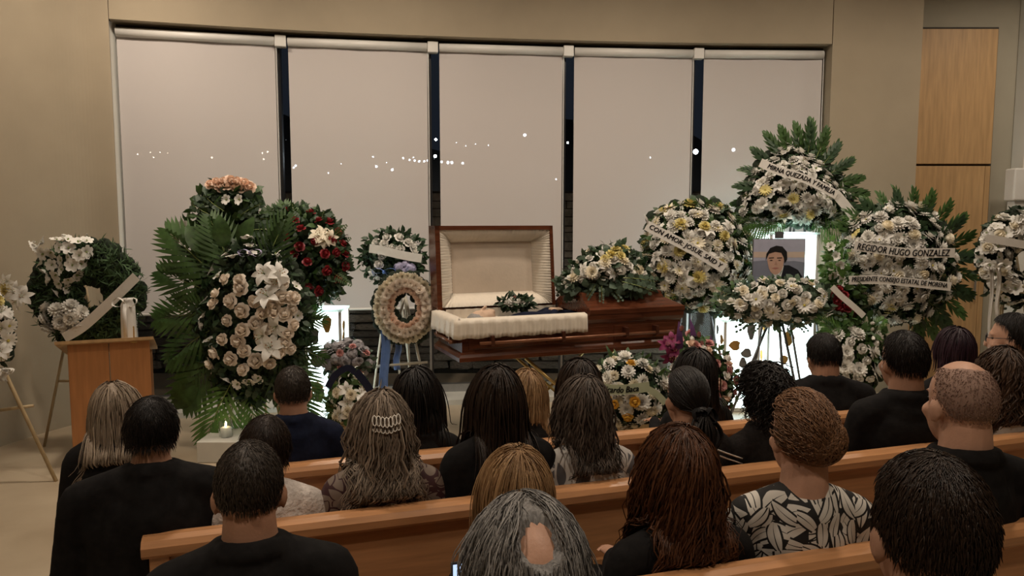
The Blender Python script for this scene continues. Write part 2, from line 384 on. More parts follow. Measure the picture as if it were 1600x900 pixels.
# right of the window: a pier, the recessed wall with the tall oak door, a white wall
struct('wall_pier', wallstrip([(3.21, 7.56), (4.16, 7.66)], 0, CEIL, 0.5), M['wall'])
mb = MB(); mb.box(4.12, 5.62, 8.06, 8.3, 0, CEIL); struct('wall_back', mb, M['wall_grey'])
mb = MB(); mb.box(5.40, 8.0, 7.86, 8.05, 0, CEIL); struct('wall_right', mb, M['wall_white'])
mb = MB(); mb.box(7.8, 8.0, -2.2, 7.8, 0, CEIL); struct('wall_right_side', mb, M['wall'])
mb = MB(); mb.box(-6, 8, -2.3, -2.1, 0, CEIL); struct('wall_rear', mb, M['wall'])
# tall oak door: fixed leaf above, opening leaf below
door = thing('door_1', 'tall pale oak door of two stacked panels in the grey recess', 'door', (4.88, 8.04, 0)); del door['category']; door['kind'] = 'structure'
dz = at(1480, 258, 8.03).z; dt = at(1480, 46, 8.03).z; x0 = at(1402, 200, 8.03).x-4.88+0.06; x1 = at(1545, 150, 8.03).x-4.88+0.05
mb = MB(); mb.bbox(x0, x1, -0.035, 0, dz+0.012, dt, 0.004); mb.obj('fixed_panel', M['oak'], door)
mb = MB(); mb.bbox(x0, x1-0.06, -0.035, 0, 0.01, dz-0.012, 0.004); leafo = mb.obj('door_leaf', M['oak'], door)
mb = MB(); mb.tube([(x1-0.12, -0.07, 0.95), (x1-0.12, -0.07, 1.25)], 0.012); mb.tube([(x1-0.12, -0.035, 1.0), (x1-0.12, -0.07, 1.0)], 0.008); mb.tube([(x1-0.12, -0.035, 1.2), (x1-0.12, -0.07, 1.2)], 0.008)
mb.obj('handle', M['alu'], leafo)
mb = MB(); mb.box(x1-0.055, x1, -0.03, 0, 0.01, dz-0.012); mb.obj('door_stop', M['oak'], door)
mb = MB(); mb.box(x0-0.02, x1+0.02, -0.004, 0.01, 0.0, dt+0.025); mb.obj('shadow_gap', M['gap_shade'], door)
# marble ledge along the window foot
led = [tuple(Vector(p)-dirn(i)[1]*0.30) for i, p in enumerate(WB)]
struct('trim_3', wallstrip(smooth_pts(led), 0, 0.05, 0.40), M['marble'])

# five windows: glass pane, post, lower rail ; five roller blinds
def blindmat():
    m = bpy.data.materials.new('blind_fabric'); m.use_nodes = True; nt = m.node_tree; N = nt.nodes; L = nt.links; b = N['Principled BSDF']
    b.inputs['Base Color'].default_value = (0.60, 0.555, 0.535, 1); b.inputs['Roughness'].default_value = 0.75; b.inputs['Specular IOR Level'].default_value = 0.25
    tc = N.new('ShaderNodeTexCoord'); nz = N.new('ShaderNodeTexNoise'); nz.inputs['Scale'].default_value = 1.1; L.new(tc.outputs['Object'], nz.inputs['Vector'])
    bp = N.new('ShaderNodeBump'); bp.inputs['Strength'].default_value = 0.12; bp.inputs['Distance'].default_value = 0.1; L.new(nz.outputs['Fac'], bp.inputs['Height']); L.new(bp.outputs[0], b.inputs['Normal'])
    t = N.new('ShaderNodeBsdfTransparent'); mx = N.new('ShaderNodeMixShader'); mx.inputs[0].default_value = 0.08
    L.new(b.outputs[0], mx.inputs[1]); L.new(t.outputs[0], mx.inputs[2]); L.new(mx.outputs[0], N['Material Output'].inputs['Surface'])
    return m
M['blind'] = blindmat()
ordn = ['leftmost', 'second from the left', 'middle', 'second from the right', 'rightmost']
for i in range(5):
    a = Vector(WB[i]); b = Vector(WB[i+1]); t = (b-a).normalized(); L_ = (b-a).length; rz = math.atan2(t.y, t.x)
    w = thing('window_%d' % (i+1), 'floor-length window bay behind the %s roller blind' % ordn[i], 'window', (a.x, a.y, 0), rz); del w['category']; w['kind'] = 'structure'
    mb = MB(); mb.box(0.0, L_, 0.10, 0.112, 0.05, HEAD_Z); mb.obj('pane', M['glass'], w)
    mb = MB(); mb.box(0.0, L_, 0.06, 0.14, 0.05, 0.13); mb.obj('lower_rail', M['alu'], w)
    if i > 0:
        mb = MB(); mb.box(-0.065, -0.045, 0.0, 0.16, 0.05, HEAD_Z-0.04); mb.obj('post_edge', M['alu'], w)
        mb = MB(); mb.box(-0.045, -0.025, 0.03, 0.16, 0.05, HEAD_Z-0.04); mb.obj('post', M['mullion'], w)
    x0 = 0.055 if i else 0.02; x1 = L_-0.065 if i < 4 else L_-0.03
    bl = thing('roller_blind', '%s of the five pale roller blinds covering the curved window' % ordn[i], 'blind', (a.x, a.y, BLIND_Z), rz, 'roller blinds on the window bays')
    top = HEAD_Z-0.05-BLIND_Z
    rows = [[(x0+(x1-x0)*k/10, 0.0+0.004*math.sin(k*1.3+i), top*j/8) for k in range(11)] for j in range(9)]
    mb = MB(); mb.grid(rows); fab = mb.obj('fabric', M['blind'], bl, True)
    mb = MB(); mb.tube([(x0, -0.015, top-0.03), (x1, -0.015, top-0.03)], 0.042, 12); mb.obj('roller_tube', M['white_plastic'], bl, True)
    mb = MB(); mb.tube([(x0, 0, 0.0), (x1, 0, 0.0)], 0.012, 8); mb.obj('bottom_bar', M['white_plastic'], bl, True)
    if i < 4:
        mb = MB(); mb.bbox(x1+0.003, x1+0.105, -0.06, 0.03, top-0.085, top+0.02, 0.006); mb.obj('bracket', M['white_plastic'], bl)
    mb = MB(); mb.tube([(x1+0.012, -0.01, top-0.05), (x1+0.012, -0.01, 0.25)], 0.004, 5); mb.obj('pull_cord', M['white_plastic'], bl)

# outside: rubble stone wall (each stone its own piece low down where it can be picked out), dark ground, town lights
M['stone'] = mat('rubble_stone', (0.26, 0.21, 0.165), 0.9, 0.4, 9, 0.5, 30, objrand=0.5)
M['mortar'] = mat('dark_mortar', (0.06, 0.05, 0.04), 0.95, 0.3, 20)
SWY = 8.75
sw = MB(); sw.box(-7, 5, SWY+0.05, SWY+0.35, -0.1, 2.15); swo = struct('wall_outside', sw, M['mortar'])
mb = MB(); mb.box(-30, 30, 7.9, 120, -0.3, -0.1); struct('ground_outside', mb, M['mortar'])
stone_me = []
for k in range(8):
    bm = bmesh.new(); bmesh.ops.create_cube(bm, size=1)
    bmesh.ops.bevel(bm, geom=bm.edges[:], offset=0.12, segments=1, affect='EDGES')
    for p in bm.verts: p.co += Vector((random.uniform(-.05, .05), random.uniform(-.08, .08), random.uniform(-.08, .08)))
    me = bpy.data.meshes.new('stone'); bm.to_mesh(me); bm.free(); me.materials.append(M['stone']); stone_me.append(me)
ns = 0; z = 0.02; rest = MB()
while z < 2.1:
    h = random.uniform(0.075, 0.12); x = -5.2 if z < 1.05 else -6.5
    xe = 1.9 if z < 1.05 else 4.5
    while x < xe:
        w_ = random.uniform(0.25, 0.55)
        if z < 1.05 and ns < 295:
            o = place('stone', random.choice(stone_me), swo, (x+w_/2, SWY+0.03, z+h/2)); o.scale = (w_-0.015, 0.12, h-0.012); ns += 1
        else:
            rest.box(x, x+w_-0.015, SWY-random.uniform(0, .03), SWY+0.06, z, z+h-0.012)
        x += w_
    z += h
tag(rest.obj('upper_stonework', M['stone'], swo), kind='stuff')
rows = [[(x, 60.6+6*j, -0.2+(9.5+1.5*math.sin(x*0.21)+0.8*math.sin(x*0.53))*min(1, j/1.0+0.0)) for x in range(-60, 61, 3)] for j in range(3)]
mb = MB(); mb.grid(rows); mb.grid([[(r[0], r[1]+8, -0.2) for r in rows[0]], rows[2]]); struct('hills_outside', mb, M['mortar'], smooth=True)
M['town'] = emat('town_light', (0.80, 0.90, 1.0), 22)
M['town_w'] = emat('town_light_warm', (1.0, 0.85, 0.65), 14)
mb = MB()
lights = [(215,241,.8),(235,238,.6),(250,238,.6),(262,239,.5),(240,246,.7),(331,246,1),(410,239,.8),(418,237,1),(412,249,.9),(440,243,.7),(513,270,.8),(533,256,.5),(583,245,.9),(588,260,1.3),(604,254,.6),(613,265,1.4),(630,247,1),(640,250,1),(648,251,1.2),(655,252,1.2),(663,252,1.1),(668,251,1),(646,246,.7),(462,259,1.2),(459,262,1.0),(681,218,1.2),(680,244,1.5),(690,253,1.2),(700,254,1.4),(706,254,1.4),(723,255,1.2),(820,211,1.6),(713,223,.5),(728,228,.5),(743,225,.6),(763,227,.7),(887,223,1),(869,280,.8),(1016,246,.8),(1087,237,2.4),(1146,234,1.8),(1077,227,.8)]
for u, v, s_ in lights:
    mb.ell(at(u, v, 60), (0.085*s_,)*3, nu=8, nv=5, mi=0 if u > 450 else 1)
tag(mb.obj('town_lights', [M['town'], M['town_w']]), 'scattered lights of the town glinting through the window blinds', 'lights', kind='stuff')
# device on the right wall
d = thing('wall_dispenser', 'white box-shaped dispenser fixed to the white wall at the right edge', 'dispenser', tuple(at(1584, 314, 7.84)))
h_ = at(1584, 264, 7.84).z-at(1584, 314, 7.84).z
mb = MB(); mb.bbox(-0.10, 0.22, -0.14, 0.018, 0, h_, 0.015); mb.obj('housing', M['white_plastic'], d)
mb = MB(); mb.bbox(0.06, 0.18, -0.146, -0.13, h_*0.55, h_*0.85, 0.004); mb.obj('display', M['black_plastic'], d)
mb = MB(); mb.bbox(-0.06, 0.24, -0.10, 0.018, -0.11, -0.003, 0.01); mb.obj('drip_tray', M['white_plastic'], d)

# ================================================================== PEWS
PEWS = {'A': ((455, 722), (1140, 657), 0.765), 'B': ((210, 836), (1450, 692), 0.80), 'C': ((1070, 890), (1600, 820), 0.815)}
PL = {}
for k, (p, q, z) in PEWS.items():
    a = atz(*p, z); b = atz(*q, z); d_ = (b-a).xy.normalized(); PL[k] = (a.xy, d_)
PL['C'] = (PL['C'][0], Vector((0.958, 0.287)).normalized())
PL['D'] = (PL['C'][0]+Vector((PL['C'][1].y, -PL['C'][1].x))*0.86, PL['C'][1])
def pew(row, x0, x1, z, label):
    a, d_ = PL[row]
    r = thing('pew', label, 'pew', (a.x, a.y, 0), math.atan2(d_.y, d_.x), 'oak pews facing the coffin')
    # local x along, y forward; back surface y from -0.045 .. 0
    prof = [(-0.055, z-0.062), (-0.066, z-0.05), (-0.068, z-0.024), (-0.056, z-0.006), (-0.03, z+0.002), (0.004, z), (0.02, z-0.014), (0.022, z-0.04), (0.014, z-0.062)]
    rows = [[(x, y, zz) for (y, zz) in prof+[prof[0]]] for x in (x0-0.03, x1+0.03)]
    mb = MB(); n = len(prof)
    mb.add([p for rr in rows for p in rr[:-1]], [(k, (k+1) % n, n+(k+1) % n, n+k) for k in range(n)]+[tuple(range(n)), tuple(range(2*n-1, n-1, -1))]); mb.obj('top_rail', M['pew'], r)
    mb = MB(); mb.box(x0+0.05, x1-0.05, -0.028, -0.004, 0.16, z-0.055); mb.obj('back_panel', M['pew'], r)
    mb = MB(); mb.bbox(x0-0.01, x0+0.05, -0.05, 0.008, 0.08, z-0.056, 0.004); mb.obj('end_stile', M['pew'], r)
    mb = MB(); mb.bbox(x1-0.05, x1+0.01, -0.05, 0.008, 0.08, z-0.056, 0.004); mb.obj('end_stile', M['pew'], r)
    mb = MB(); mb.bbox(x0+0.05, x1-0.05, -0.045, 0.0, z-0.34, z-0.29, 0.004); mb.obj('middle_rail', M['pew'], r)
    mb = MB(); mb.bbox(x0+0.05, x1-0.05, -0.045, 0.0, 0.10, 0.17, 0.004); mb.obj('bottom_rail', M['pew'], r)
    mb = MB(); mb.bbox(x0, x1, 0.012, 0.42, 0.395, 0.43, 0.008); mb.obj('seat', M['pew'], r)
    for x in (x0, (x0+x1)/2, x1-0.04):
        mb = MB(); mb.bbox(x, x+0.04, -0.04, 0.40, 0.0, 0.392, 0.004); mb.obj('support', M['pew'], r)
    return r
def pew_s(row, u):
    """distance along a pew line at image column u (at the rail's height)"""
    a, d_ = PL[row]; k = (u-800)/FPX*0.985
    return (k*a.y-a.x)/(d_.x-k*d_.y)
pew('A', pew_s('A', 170), pew_s('A', 1720), 0.765, 'front oak pew, the one nearest the coffin')
pew('B', pew_s('B', 212), pew_s('B', 1760), 0.80, 'middle oak pew, its left end showing below the white lace top')
pew('C', pew_s('C', 250), pew_s('C', 1850), 0.815, 'nearest oak pew, its rail running under the leaf print blouse')
pew('D', pew_s('D', 560), pew_s('D', 1650), 0.79, 'rear oak pew under the two persons nearest the camera')

# ================================================================== FLOWERS (shared meshes, radius about 1, facing +Z)
def petal(mb, ang, r0, length, width, z0, p0, p1, cup=0.0, nt=4, pointed=False, mi=0, ruffle=0.0):
    rows = []; r = r0; z = z0; ca, sa = math.cos(ang), math.sin(ang)
    for j in range(nt+1):
        t = j/nt; p = math.radians(p0+(p1-p0)*t)
        if j: r += length/nt*math.cos(p); z += length/nt*math.sin(p)
        w = width*(math.sin(PI*min(1, 0.12+t*0.80))**0.7 if not pointed else math.sin(PI*(0.1+0.9*t))**0.9+0.02)
        if not pointed and j == nt: w = width*0.55
        row = []
        for u in (-1, 0, 1):
            zz = z+cup*w*abs(u)+(ruffle*random.uniform(-1, 1) if j == nt else 0)
            x, y = r-cup*0.3*w*abs(u), u*w
            row.append((x*ca-y*sa, x*sa+y*ca, zz))
        rows.append(row)
    mb.grid(rows, mi)
def fl_rose():
    mb = MB(); mb.ell((0, 0, 0.18), (0.34, 0.34, 0.46), nu=9, nv=6)
    for k in range(5): petal(mb, k*2*PI/5, 0.34, 0.72, 0.56, -0.25, 50, -18, 0.12)
    for k in range(5): petal(mb, k*2*PI/5+0.6, 0.36, 0.70, 0.48, -0.12, 66, 62, 0.10)
    for k in range(4): petal(mb, k*PI/2+0.3, 0.33, 0.72, 0.40, 0.0, 82, 112, 0.0)
    for k in range(3): petal(mb, k*2*PI/3+0.9, 0.24, 0.62, 0.30, 0.18, 84, 150, 0.0)
    return mb
def fl_mum(rings=((13, 1.0, 0), (13, 0.92, 18), (11, 0.8, 36), (9, 0.62, 52), (6, 0.42, 68)), w=0.19):
    mb = MB()
    for q, (n, l, p) in enumerate(rings):
        for k in range(n): petal(mb, k*2*PI/n+q*0.3, 0.08, l*random.uniform(.92, 1.04), w, 0.05*q, p, p-12+12*q, 0.25, 2, False)
    mb.ell((0, 0, 0.14), (0.17, 0.17, 0.14), nu=8, nv=4, mi=1 if len(rings) < 4 else 0)
    return mb
def fl_pom():
    mb = MB(); mb.ell((0, 0, 0.15), (0.55, 0.55, 0.42), nu=8, nv=5)
    for q, (n, p, r) in enumerate(((15, -5, .35), (15, 20, .35), (12, 42, .3), (9, 65, .2))):
        for k in range(n): petal(mb, k*2*PI/n+q*0.21, r, 0.58, 0.15, 0.1+0.08*q, p, p+25, 0.3, 2)
    return mb
def fl_lily():
    mb = MB()
    for k in range(6): petal(mb, k*PI/3, 0.05, 1.08, 0.30 if k % 2 else 0.24, -0.35+0.02*(k % 2), 52, -28, 0.22, 5, True)
    for k in range(5):
        a = k*2*PI/5; mb.tube([(0, 0, -0.3), (0.2*math.cos(a), 0.2*math.sin(a), 0.25)], 0.016, 3, 2)
        mb.ell((0.2*math.cos(a), 0.2*math.sin(a), 0.27), (0.05, 0.05, 0.03), nu=5, nv=3, mi=1)
    return mb
def fl_glad():
    mb = MB()
    for k in range(6): petal(mb, k*PI/3, 0.05, 0.95, 0.38, -0.3, 58, 5, 0.2, 4, False, ruffle=0.06)
    mb.ell((0, 0, -0.05), (0.12, 0.12, 0.2), nu=6, nv=4, mi=1)
    return mb
def fl_carn():
    mb = MB()
    for q, (n, l, p) in enumerate(((9, 1.0, 0), (9, 0.9, 28), (7, 0.75, 52), (5, 0.55, 75))):
        for k in range(n): petal(mb, k*2*PI/n+q*0.37, 0.05, l, 0.36, 0.02*q, p+18, p-8, 0.0, 3, False, ruffle=0.12)
    return mb
def fl_small():
    mb = MB()
    for k in range(5): petal(mb, k*2*PI/5, 0.04, 0.95, 0.42, 0, 25, 5, 0.1, 2)
    mb.ell((0, 0, 0.08), (0.16, 0.16, 0.12), nu=6, nv=3, mi=1); return mb
def fl_bud():
    mb = MB()
    for k in range(4): petal(mb, k*PI/2, 0.15, 1.3, 0.42, -0.3, 82, 98, 0.2, 4)
    mb.ell((0, 0, 0.2), (0.33, 0.33, 0.6), nu=8, nv=5); mb.ell((0, 0, -0.3), (0.28, 0.28, 0.2), nu=7, nv=4, mi=1); return mb
def fl_hyd():
    mb = MB(); mb.ell((0, 0, 0), (0.8, 0.8, 0.7), nu=10, nv=6)
    for k in range(60):
        d = Vector((random.gauss(0, 1), random.gauss(0, 1), random.gauss(0.5, 1))).normalized(); q = d.to_track_quat('Z', 'Y').to_matrix(); c = d*0.85
        for j in range(4):
            a = j*PI/2+k; e = Vector((math.cos(a), math.sin(a), 0.1)); f = Vector((-math.sin(a), math.cos(a), 0))
            mb.add([c, c+q@(e*0.14+f*0.11), c+q@(e*0.26), c+q@(e*0.14-f*0.11)], [(0, 3, 2, 1)])
    return mb
FLO = {}
def flower(kind, petal_m):
    key = (kind, petal_m)
    if key not in FLO:
        mb = {'rose': fl_rose, 'mum': fl_mum, 'daisy': lambda: fl_mum(((14, 1.0, 8), (12, 0.85, 22)), 0.16), 'pom': fl_pom, 'lily': fl_lily, 'glad': fl_glad, 'carn': fl_carn, 'small': fl_small, 'bud': fl_bud, 'hyd': fl_hyd}[kind]()
        c2 = M['fcent'] if kind in ('daisy', 'small', 'lily') else M['fgreen']
        if kind == 'lily': c2 = mat('lily_anther', (0.30, 0.12, 0.03), 0.7)
        FLO[key] = mb.mesh(kind, [M[petal_m], c2, M['fgreen']], True)
    return FLO[key]
FNAME = {'rose': 'rose', 'mum': 'chrysanthemum', 'daisy': 'daisy', 'pom': 'pompon_chrysanthemum', 'lily': 'lily', 'glad': 'gladiolus_bloom', 'carn': 'carnation', 'small': 'filler_flower', 'bud': 'flower_bud', 'hyd': 'hydrangea_head'}
# leaves: along +X, face +Z, length 1
def lf_palm(n=15, lw=0.020, ll=0.44, ang0=66, ang1=26):
    mb = MB(); pts = [(t, 0, 0.10*math.sin(PI*t*0.9)-0.16*t*t) for t in np.linspace(0, 1, 8)]
    mb.tube(pts, [0.012*(1-0.8*k/7) for k in range(8)], 4, 1)
    for k in range(n):
        t = 0.10+0.90*k/(n-1); bz = 0.10*math.sin(PI*t*0.9)-0.16*t*t
        L_ = ll*(math.sin(PI*(0.18+0.74*t))**0.7); a = math.radians(ang0+(ang1-ang0)*t)
        for s_ in (-1, 1):
            d = Vector((math.cos(a), s_*math.sin(a), 0)); q = Vector((-math.sin(a)*s_, math.cos(a), 0))*s_
            b = Vector((t, 0, bz)); dr = random.uniform(0.02, 0.10)
            v = [b, b+d*L_*0.35+q*lw+Vector((0, 0, 0.02)), b+d*L_*0.35-q*lw+Vector((0, 0, 0.02)), b+d*L_*0.72+q*lw*0.75-Vector((0, 0, dr*0.4)), b+d*L_*0.72-q*lw*0.75-Vector((0, 0, dr*0.4)), b+d*L_-Vector((0, 0, dr))]
            mb.add(v, [(0, 2, 1), (1, 2, 4, 3), (3, 4, 5)])
    return mb
def lf_broad(w=0.28, cup=0.12):
    mb = MB(); rows = []
    for j in range(7):
        t = j/6; ww = w*math.sin(PI*(0.04+0.94*t))**0.8; zz = 0.12*math.sin(PI*t)-0.12*t*t
        rows.append([(t, u*ww, zz+cup*ww*abs(u)) for u in (-1, 0, 1)])
    mb.grid(rows); return mb
def lf_blade(): return lf_broad(0.09, 0.05)
def lf_euca():
    mb = MB(); mb.tube([(0, 0, 0), (0.5, 0.03, 0.04), (1, 0, -0.05)], [0.012, 0.009, 0.004], 4, 1)
    for k in range(12):
        t = 0.12+0.86*k/11; s_ = 1 if k % 2 else -1; c = Vector((t+0.03, s_*0.10, 0.04*math.sin(k))); r = 0.105*(1-0.35*t)
        tl = random.uniform(-.5, .5)
        mb.add([c+Vector((r*math.cos(a), r*0.85*math.sin(a), tl*r*math.sin(a+k))) for a in np.linspace(0, 2*PI, 8)[:-1]], [tuple(range(7))])
    return mb
def lf_fern():
    mb = MB(); mb.tube([(0, 0, 0), (0.5, 0, 0.06), (1, 0, -0.06)], [0.01, 0.007, 0.003], 4, 1)
    for k in range(16):
        t = 0.06+0.92*k/15; L_ = 0.26*(1-t)**0.7+0.03; z_ = 0.06*math.sin(PI*t)-0.06*t
        for s_ in (-1, 1):
            b = Vector((t, 0, z_)); d = Vector((0.45, s_*0.9, -0.05)); q = Vector((0.9, -s_*0.45, 0))*0.028
            mb.add([b, b+d*L_*0.5+q, b+d*L_, b+d*L_*0.5-q], [(0, 3, 2, 1) if s_ > 0 else (0, 1, 2, 3)])
    return mb
LEAF = {}
def leafmesh(kind, m):
    key = (kind, m)
    if key not in LEAF:
        LEAF[key] = {'palm': lf_palm, 'widepalm': lambda: lf_palm(12, 0.030, 0.50, 60, 20), 'fan': lambda: lf_palm(7, 0.05, 0.46, 38, 8), 'broad': lf_broad, 'blade': lf_blade, 'euca': lf_euca, 'fern': lf_fern}[kind]().mesh(kind, [M[m], M['fgreen']], kind in ('broad', 'blade'))
    return LEAF[key]
LNAME = {'palm': 'palm_frond', 'widepalm': 'palm_frond', 'fan': 'palm_frond', 'broad': 'broad_leaf', 'blade': 'blade_leaf', 'euca': 'eucalyptus_sprig', 'fern': 'fern_frond'}

# ---- regions in the picture plane of an arrangement
def ellipse(cx, cy, rx, ry, n=28): return [(cx+rx*math.cos(2*PI*k/n), cy+ry*math.sin(2*PI*k/n)) for k in range(n)]
def inside(P, poly):
    x, y = P[:, 0], P[:, 1]; r = np.zeros(len(P), bool); n = len(poly)
    for i in range(n):
        x0, y0 = poly[i]; x1, y1 = poly[(i+1) % n]
        c = ((y0 > y) != (y1 > y)) & (x < (x1-x0)*(y-y0)/((y1-y0) if y1 != y0 else 1e-9)+x0); r ^= c
    return r
def edge_dist(P, polys):
    best = np.full(len(P), 1e9); dx = np.zeros((len(P), 2))
    for poly in polys:
        n = len(poly)
        for i in range(n):
            a = np.array(poly[i], float); b = np.array(poly[(i+1) % n], float); ab = b-a
            t = np.clip(((P-a)@ab)/max(ab@ab, 1e-9), 0, 1); q = a+t[:, None]*ab; d = np.linalg.norm(P-q, axis=1)
            m = d < best; best[m] = d[m]; dx[m] = (q-P)[m]
    return best, dx
def poisson(poly, hole, dist, limit=400, tries=6000):
    p = np.array(poly); lo, hi = p.min(0), p.max(0)
    C = np.random.rand(tries, 2)*(hi-lo)+lo; ok = inside(C, poly)
    if hole: ok &= ~inside(C, hole)
    C = C[ok]; out = []
    arr = np.zeros((0, 2))
    for c in C:
        if len(out) and np.min(np.sum((arr-c)**2, axis=1)) < dist*dist: continue
        out.append(c); arr = np.array(out)
        if len(out) >= limit: break
    return arr

class Arr:
    """one flower arrangement. Positions are taken from the photograph's plane at depth Y; every piece has its own depth."""
    def __init__(s, name, label, cat, uc, vb, Y, group=None, floor=False):
        s.Y = Y; s.u0 = uc; s.o = at(uc, vb, Y)
        s.root = thing(name, label, cat, tuple(s.o), 0, group)
    def loc(s, u, v, d=0.0):
        p = at(u, v, s.Y-d); return p-s.o
    def dome(s, P, poly, hole, D, R):
        e, dx = edge_dist(P, [poly]+([hole] if hole else []))
        k = np.clip(e/R, 0, 1); dep = D*np.sqrt(1-(1-k)**2)
        n = np.zeros((len(P), 3)); g = (1-k)[:, None]*dx/np.maximum(e, 1e-6)[:, None]
        n[:, 0] = g[:, 0]; n[:, 2] = -g[:, 1]; n[:, 1] = -np.maximum(0.25, k); n /= np.linalg.norm(n, axis=1)[:, None]
        return dep, n
    def backing(s, poly, hole=None, D=0.10, R=25, th=0.05, m='moss'):
        """a dark moss pad following the shape: front domed, back flat"""
        sp = max(7, math.sqrt((np.ptp(np.array(poly)[:, 0])*np.ptp(np.array(poly)[:, 1]))/220))
        P = poisson(poly, hole, sp, 300); dep, n = s.dome(P, poly, hole, D, R)
        mb = MB(); k = sp/FPX*s.Y*1.0
        for i, (u, v) in enumerate(P): mb.ell(s.loc(u, v, max(0.0, dep[i]-k*0.9)), (k*1.1, k*0.8, k*1.1), nu=7, nv=5)
        return mb.obj('moss_pad', M[m], s.root, True)
    def flowers(s, kind, pm, size, poly=None, hole=None, sp=None, pts=None, D=0.16, R=35, lift=0.0, limit=250, jit=0.35, up=0.15):
        """size = radius in pixels"""
        if pts is None: P = poisson(poly, hole, sp or size*1.5, limit)
        else: P = np.array(pts, float)
        if not len(P): return
        dep, n = s.dome(P, poly, hole, D, R) if poly is not None else (np.full(len(P), D), np.tile([0, -1.0, 0], (len(P), 1)))
        me = flower(kind, pm)
        for i, (u, v) in enumerate(P):
            nn = Vector(n[i])+Vector((random.gauss(0, jit), random.gauss(0, jit*0.4), random.gauss(up, jit))); nn.y = min(nn.y, -0.15)
            o = place(FNAME[kind], me, s.root); r = size/FPX*s.Y*random.uniform(0.85, 1.15)
            q = nn.normalized().to_track_quat('Z', 'Y') @ Quaternion((0, 0, 1), random.uniform(0, 6.28))
            o.matrix_local = Matrix.Translation(s.loc(u, v, dep[i]+lift)) @ q.to_matrix().to_4x4() @ Matrix.Scale(r, 4)
        return P
    def fronds(s, kind, m, spec, D=0.03, wid=1.0, face=(0, -1, 0.1)):
        """spec: list of ((u,v) base, (u,v) tip) in the photograph"""
        me = leafmesh(kind, m)
        for (b, t) in spec:
            d0 = D*random.uniform(0.3, 1.4); p0 = s.loc(*b, d0); p1 = s.loc(*t, d0+random.uniform(-0.06, 0.10))
            x = (p1-p0); L_ = x.length; x.normalize(); f = Vector(face)+Vector((random.gauss(0, .25), 0, random.gauss(0, .2)))
            y = f.cross(x).normalized(); z_ = x.cross(y)
            R_ = Matrix((x, y, z_)).transposed().to_4x4()
            o = place(LNAME[kind], me, s.root); o.matrix_local = Matrix.Translation(p0) @ R_ @ Matrix.Diagonal((L_, L_*wid, L_*wid, 1))
    def radial(s, kind, m, c, tips, r0=0.35, **k):
        s.fronds(kind, m, [((c[0]+(t[0]-c[0])*r0, c[1]+(t[1]-c[1])*r0), t) for t in tips], **k)
    def foliage(s, poly, hole=None, n=500, size=9, m='leafd', D=0.13, R=35, aspect=0.34, wild=0.8, name='foliage', over=0):
        """uncountable small leaves filling the arrangement: one piece of stuff"""
        P = poisson(poly, hole, 1.5, n, n*4); dep, nr = s.dome(P, poly, hole, D, R)
        T = np.array([(0, 0, 0), (0.3, aspect*.8, 0.04), (0.3, -aspect*.8, 0.04), (0.65, aspect*.7, 0.0), (0.65, -aspect*.7, 0.0), (1, 0, -0.12)])
        V = []; F = []
        for i, (u, v) in enumerate(P):
            nn = nr[i]*0.8+np.random.normal(0, 0.45, 3); nn[1] -= 0.25; nn /= np.linalg.norm(nn)
            x = np.random.normal(0, 1, 3)*wild+np.array([nr[i][0]*1.3, -0.2, nr[i][2]*1.3]); x -= nn*(x@nn)*0.6; x /= np.linalg.norm(x)
            y = np.cross(nn, x); y /= max(1e-6, np.linalg.norm(y)); z_ = np.cross(x, y)
            L_ = size/FPX*s.Y*random.uniform(0.6, 1.3); p = np.array(s.loc(u, v, dep[i]*random.uniform(0.55, 1.02)+over))
            w = p+L_*(T[:, :1]*x+T[:, 1:2]*y+T[:, 2:3]*z_); o = len(V); V.extend(w.tolist())
            F += [(o, o+2, o+1), (o+1, o+2, o+4, o+3), (o+3, o+4, o+5)]
        mb = MB(); mb.add(V, F); return tag(mb.obj(name, M[m], s.root), kind='stuff')
    def ribbon(s, pts, width, text=None, m='ribbon', D=0.24, tw=0.86, wave=0.0, size=None, a0=0.06, name='ribbon', tsize=0.62, shear=0.15):
        pts = smooth_pts(pts, 8); C = [s.loc(u, v, D+wave*math.sin(i*0.9)) for i, (u, v) in enumerate(pts)]
        wd = width/FPX*s.Y; rows = []; arc = [0.0]
        for i in range(1, len(C)): arc.append(arc[-1]+(C[i]-C[i-1]).length)
        fr = []
        for i in range(len(C)):
            t = (C[min(i+1, len(C)-1)]-C[max(i-1, 0)]).normalized(); w = Vector((0, -1, 0)).cross(t).normalized()*-1
            w = w if w.z > 0 else -w; nrm = t.cross(w).normalized(); nrm = nrm if nrm.y < 0 else -nrm
            fr.append((t, w, nrm)); rows.append([C[i]-w*wd/2, C[i], C[i]+w*wd/2])
        mb = MB(); mb.grid(rows); ro = mb.obj(name, M[m], s.root, False)
        sm = ro.modifiers.new('thickness', 'SOLIDIFY'); sm.thickness = 0.0015; sm.offset = 0
        if text:
            cu = bpy.data.curves.new('txt', 'FONT'); cu.body = text; cu.size = 1.0; cu.shear = shear; cu.offset = 0.0; cu.resolution_u = 2; cu.align_y = 'CENTER'
            to = bpy.data.objects.new('txt', cu); COL.objects.link(to); bpy.context.view_layer.update()
            me = bpy.data.meshes.new_from_object(to.evaluated_get(bpy.context.evaluated_depsgraph_get())); bpy.data.objects.remove(to)
            V = np.array([v.co[:] for v in me.vertices]); w0, w1 = V[:, 0].min(), V[:, 0].max(); h0, h1 = V[:, 1].min(), V[:, 1].max()
            Lt = arc[-1]*tw; st = arc[-1]*a0; out = []
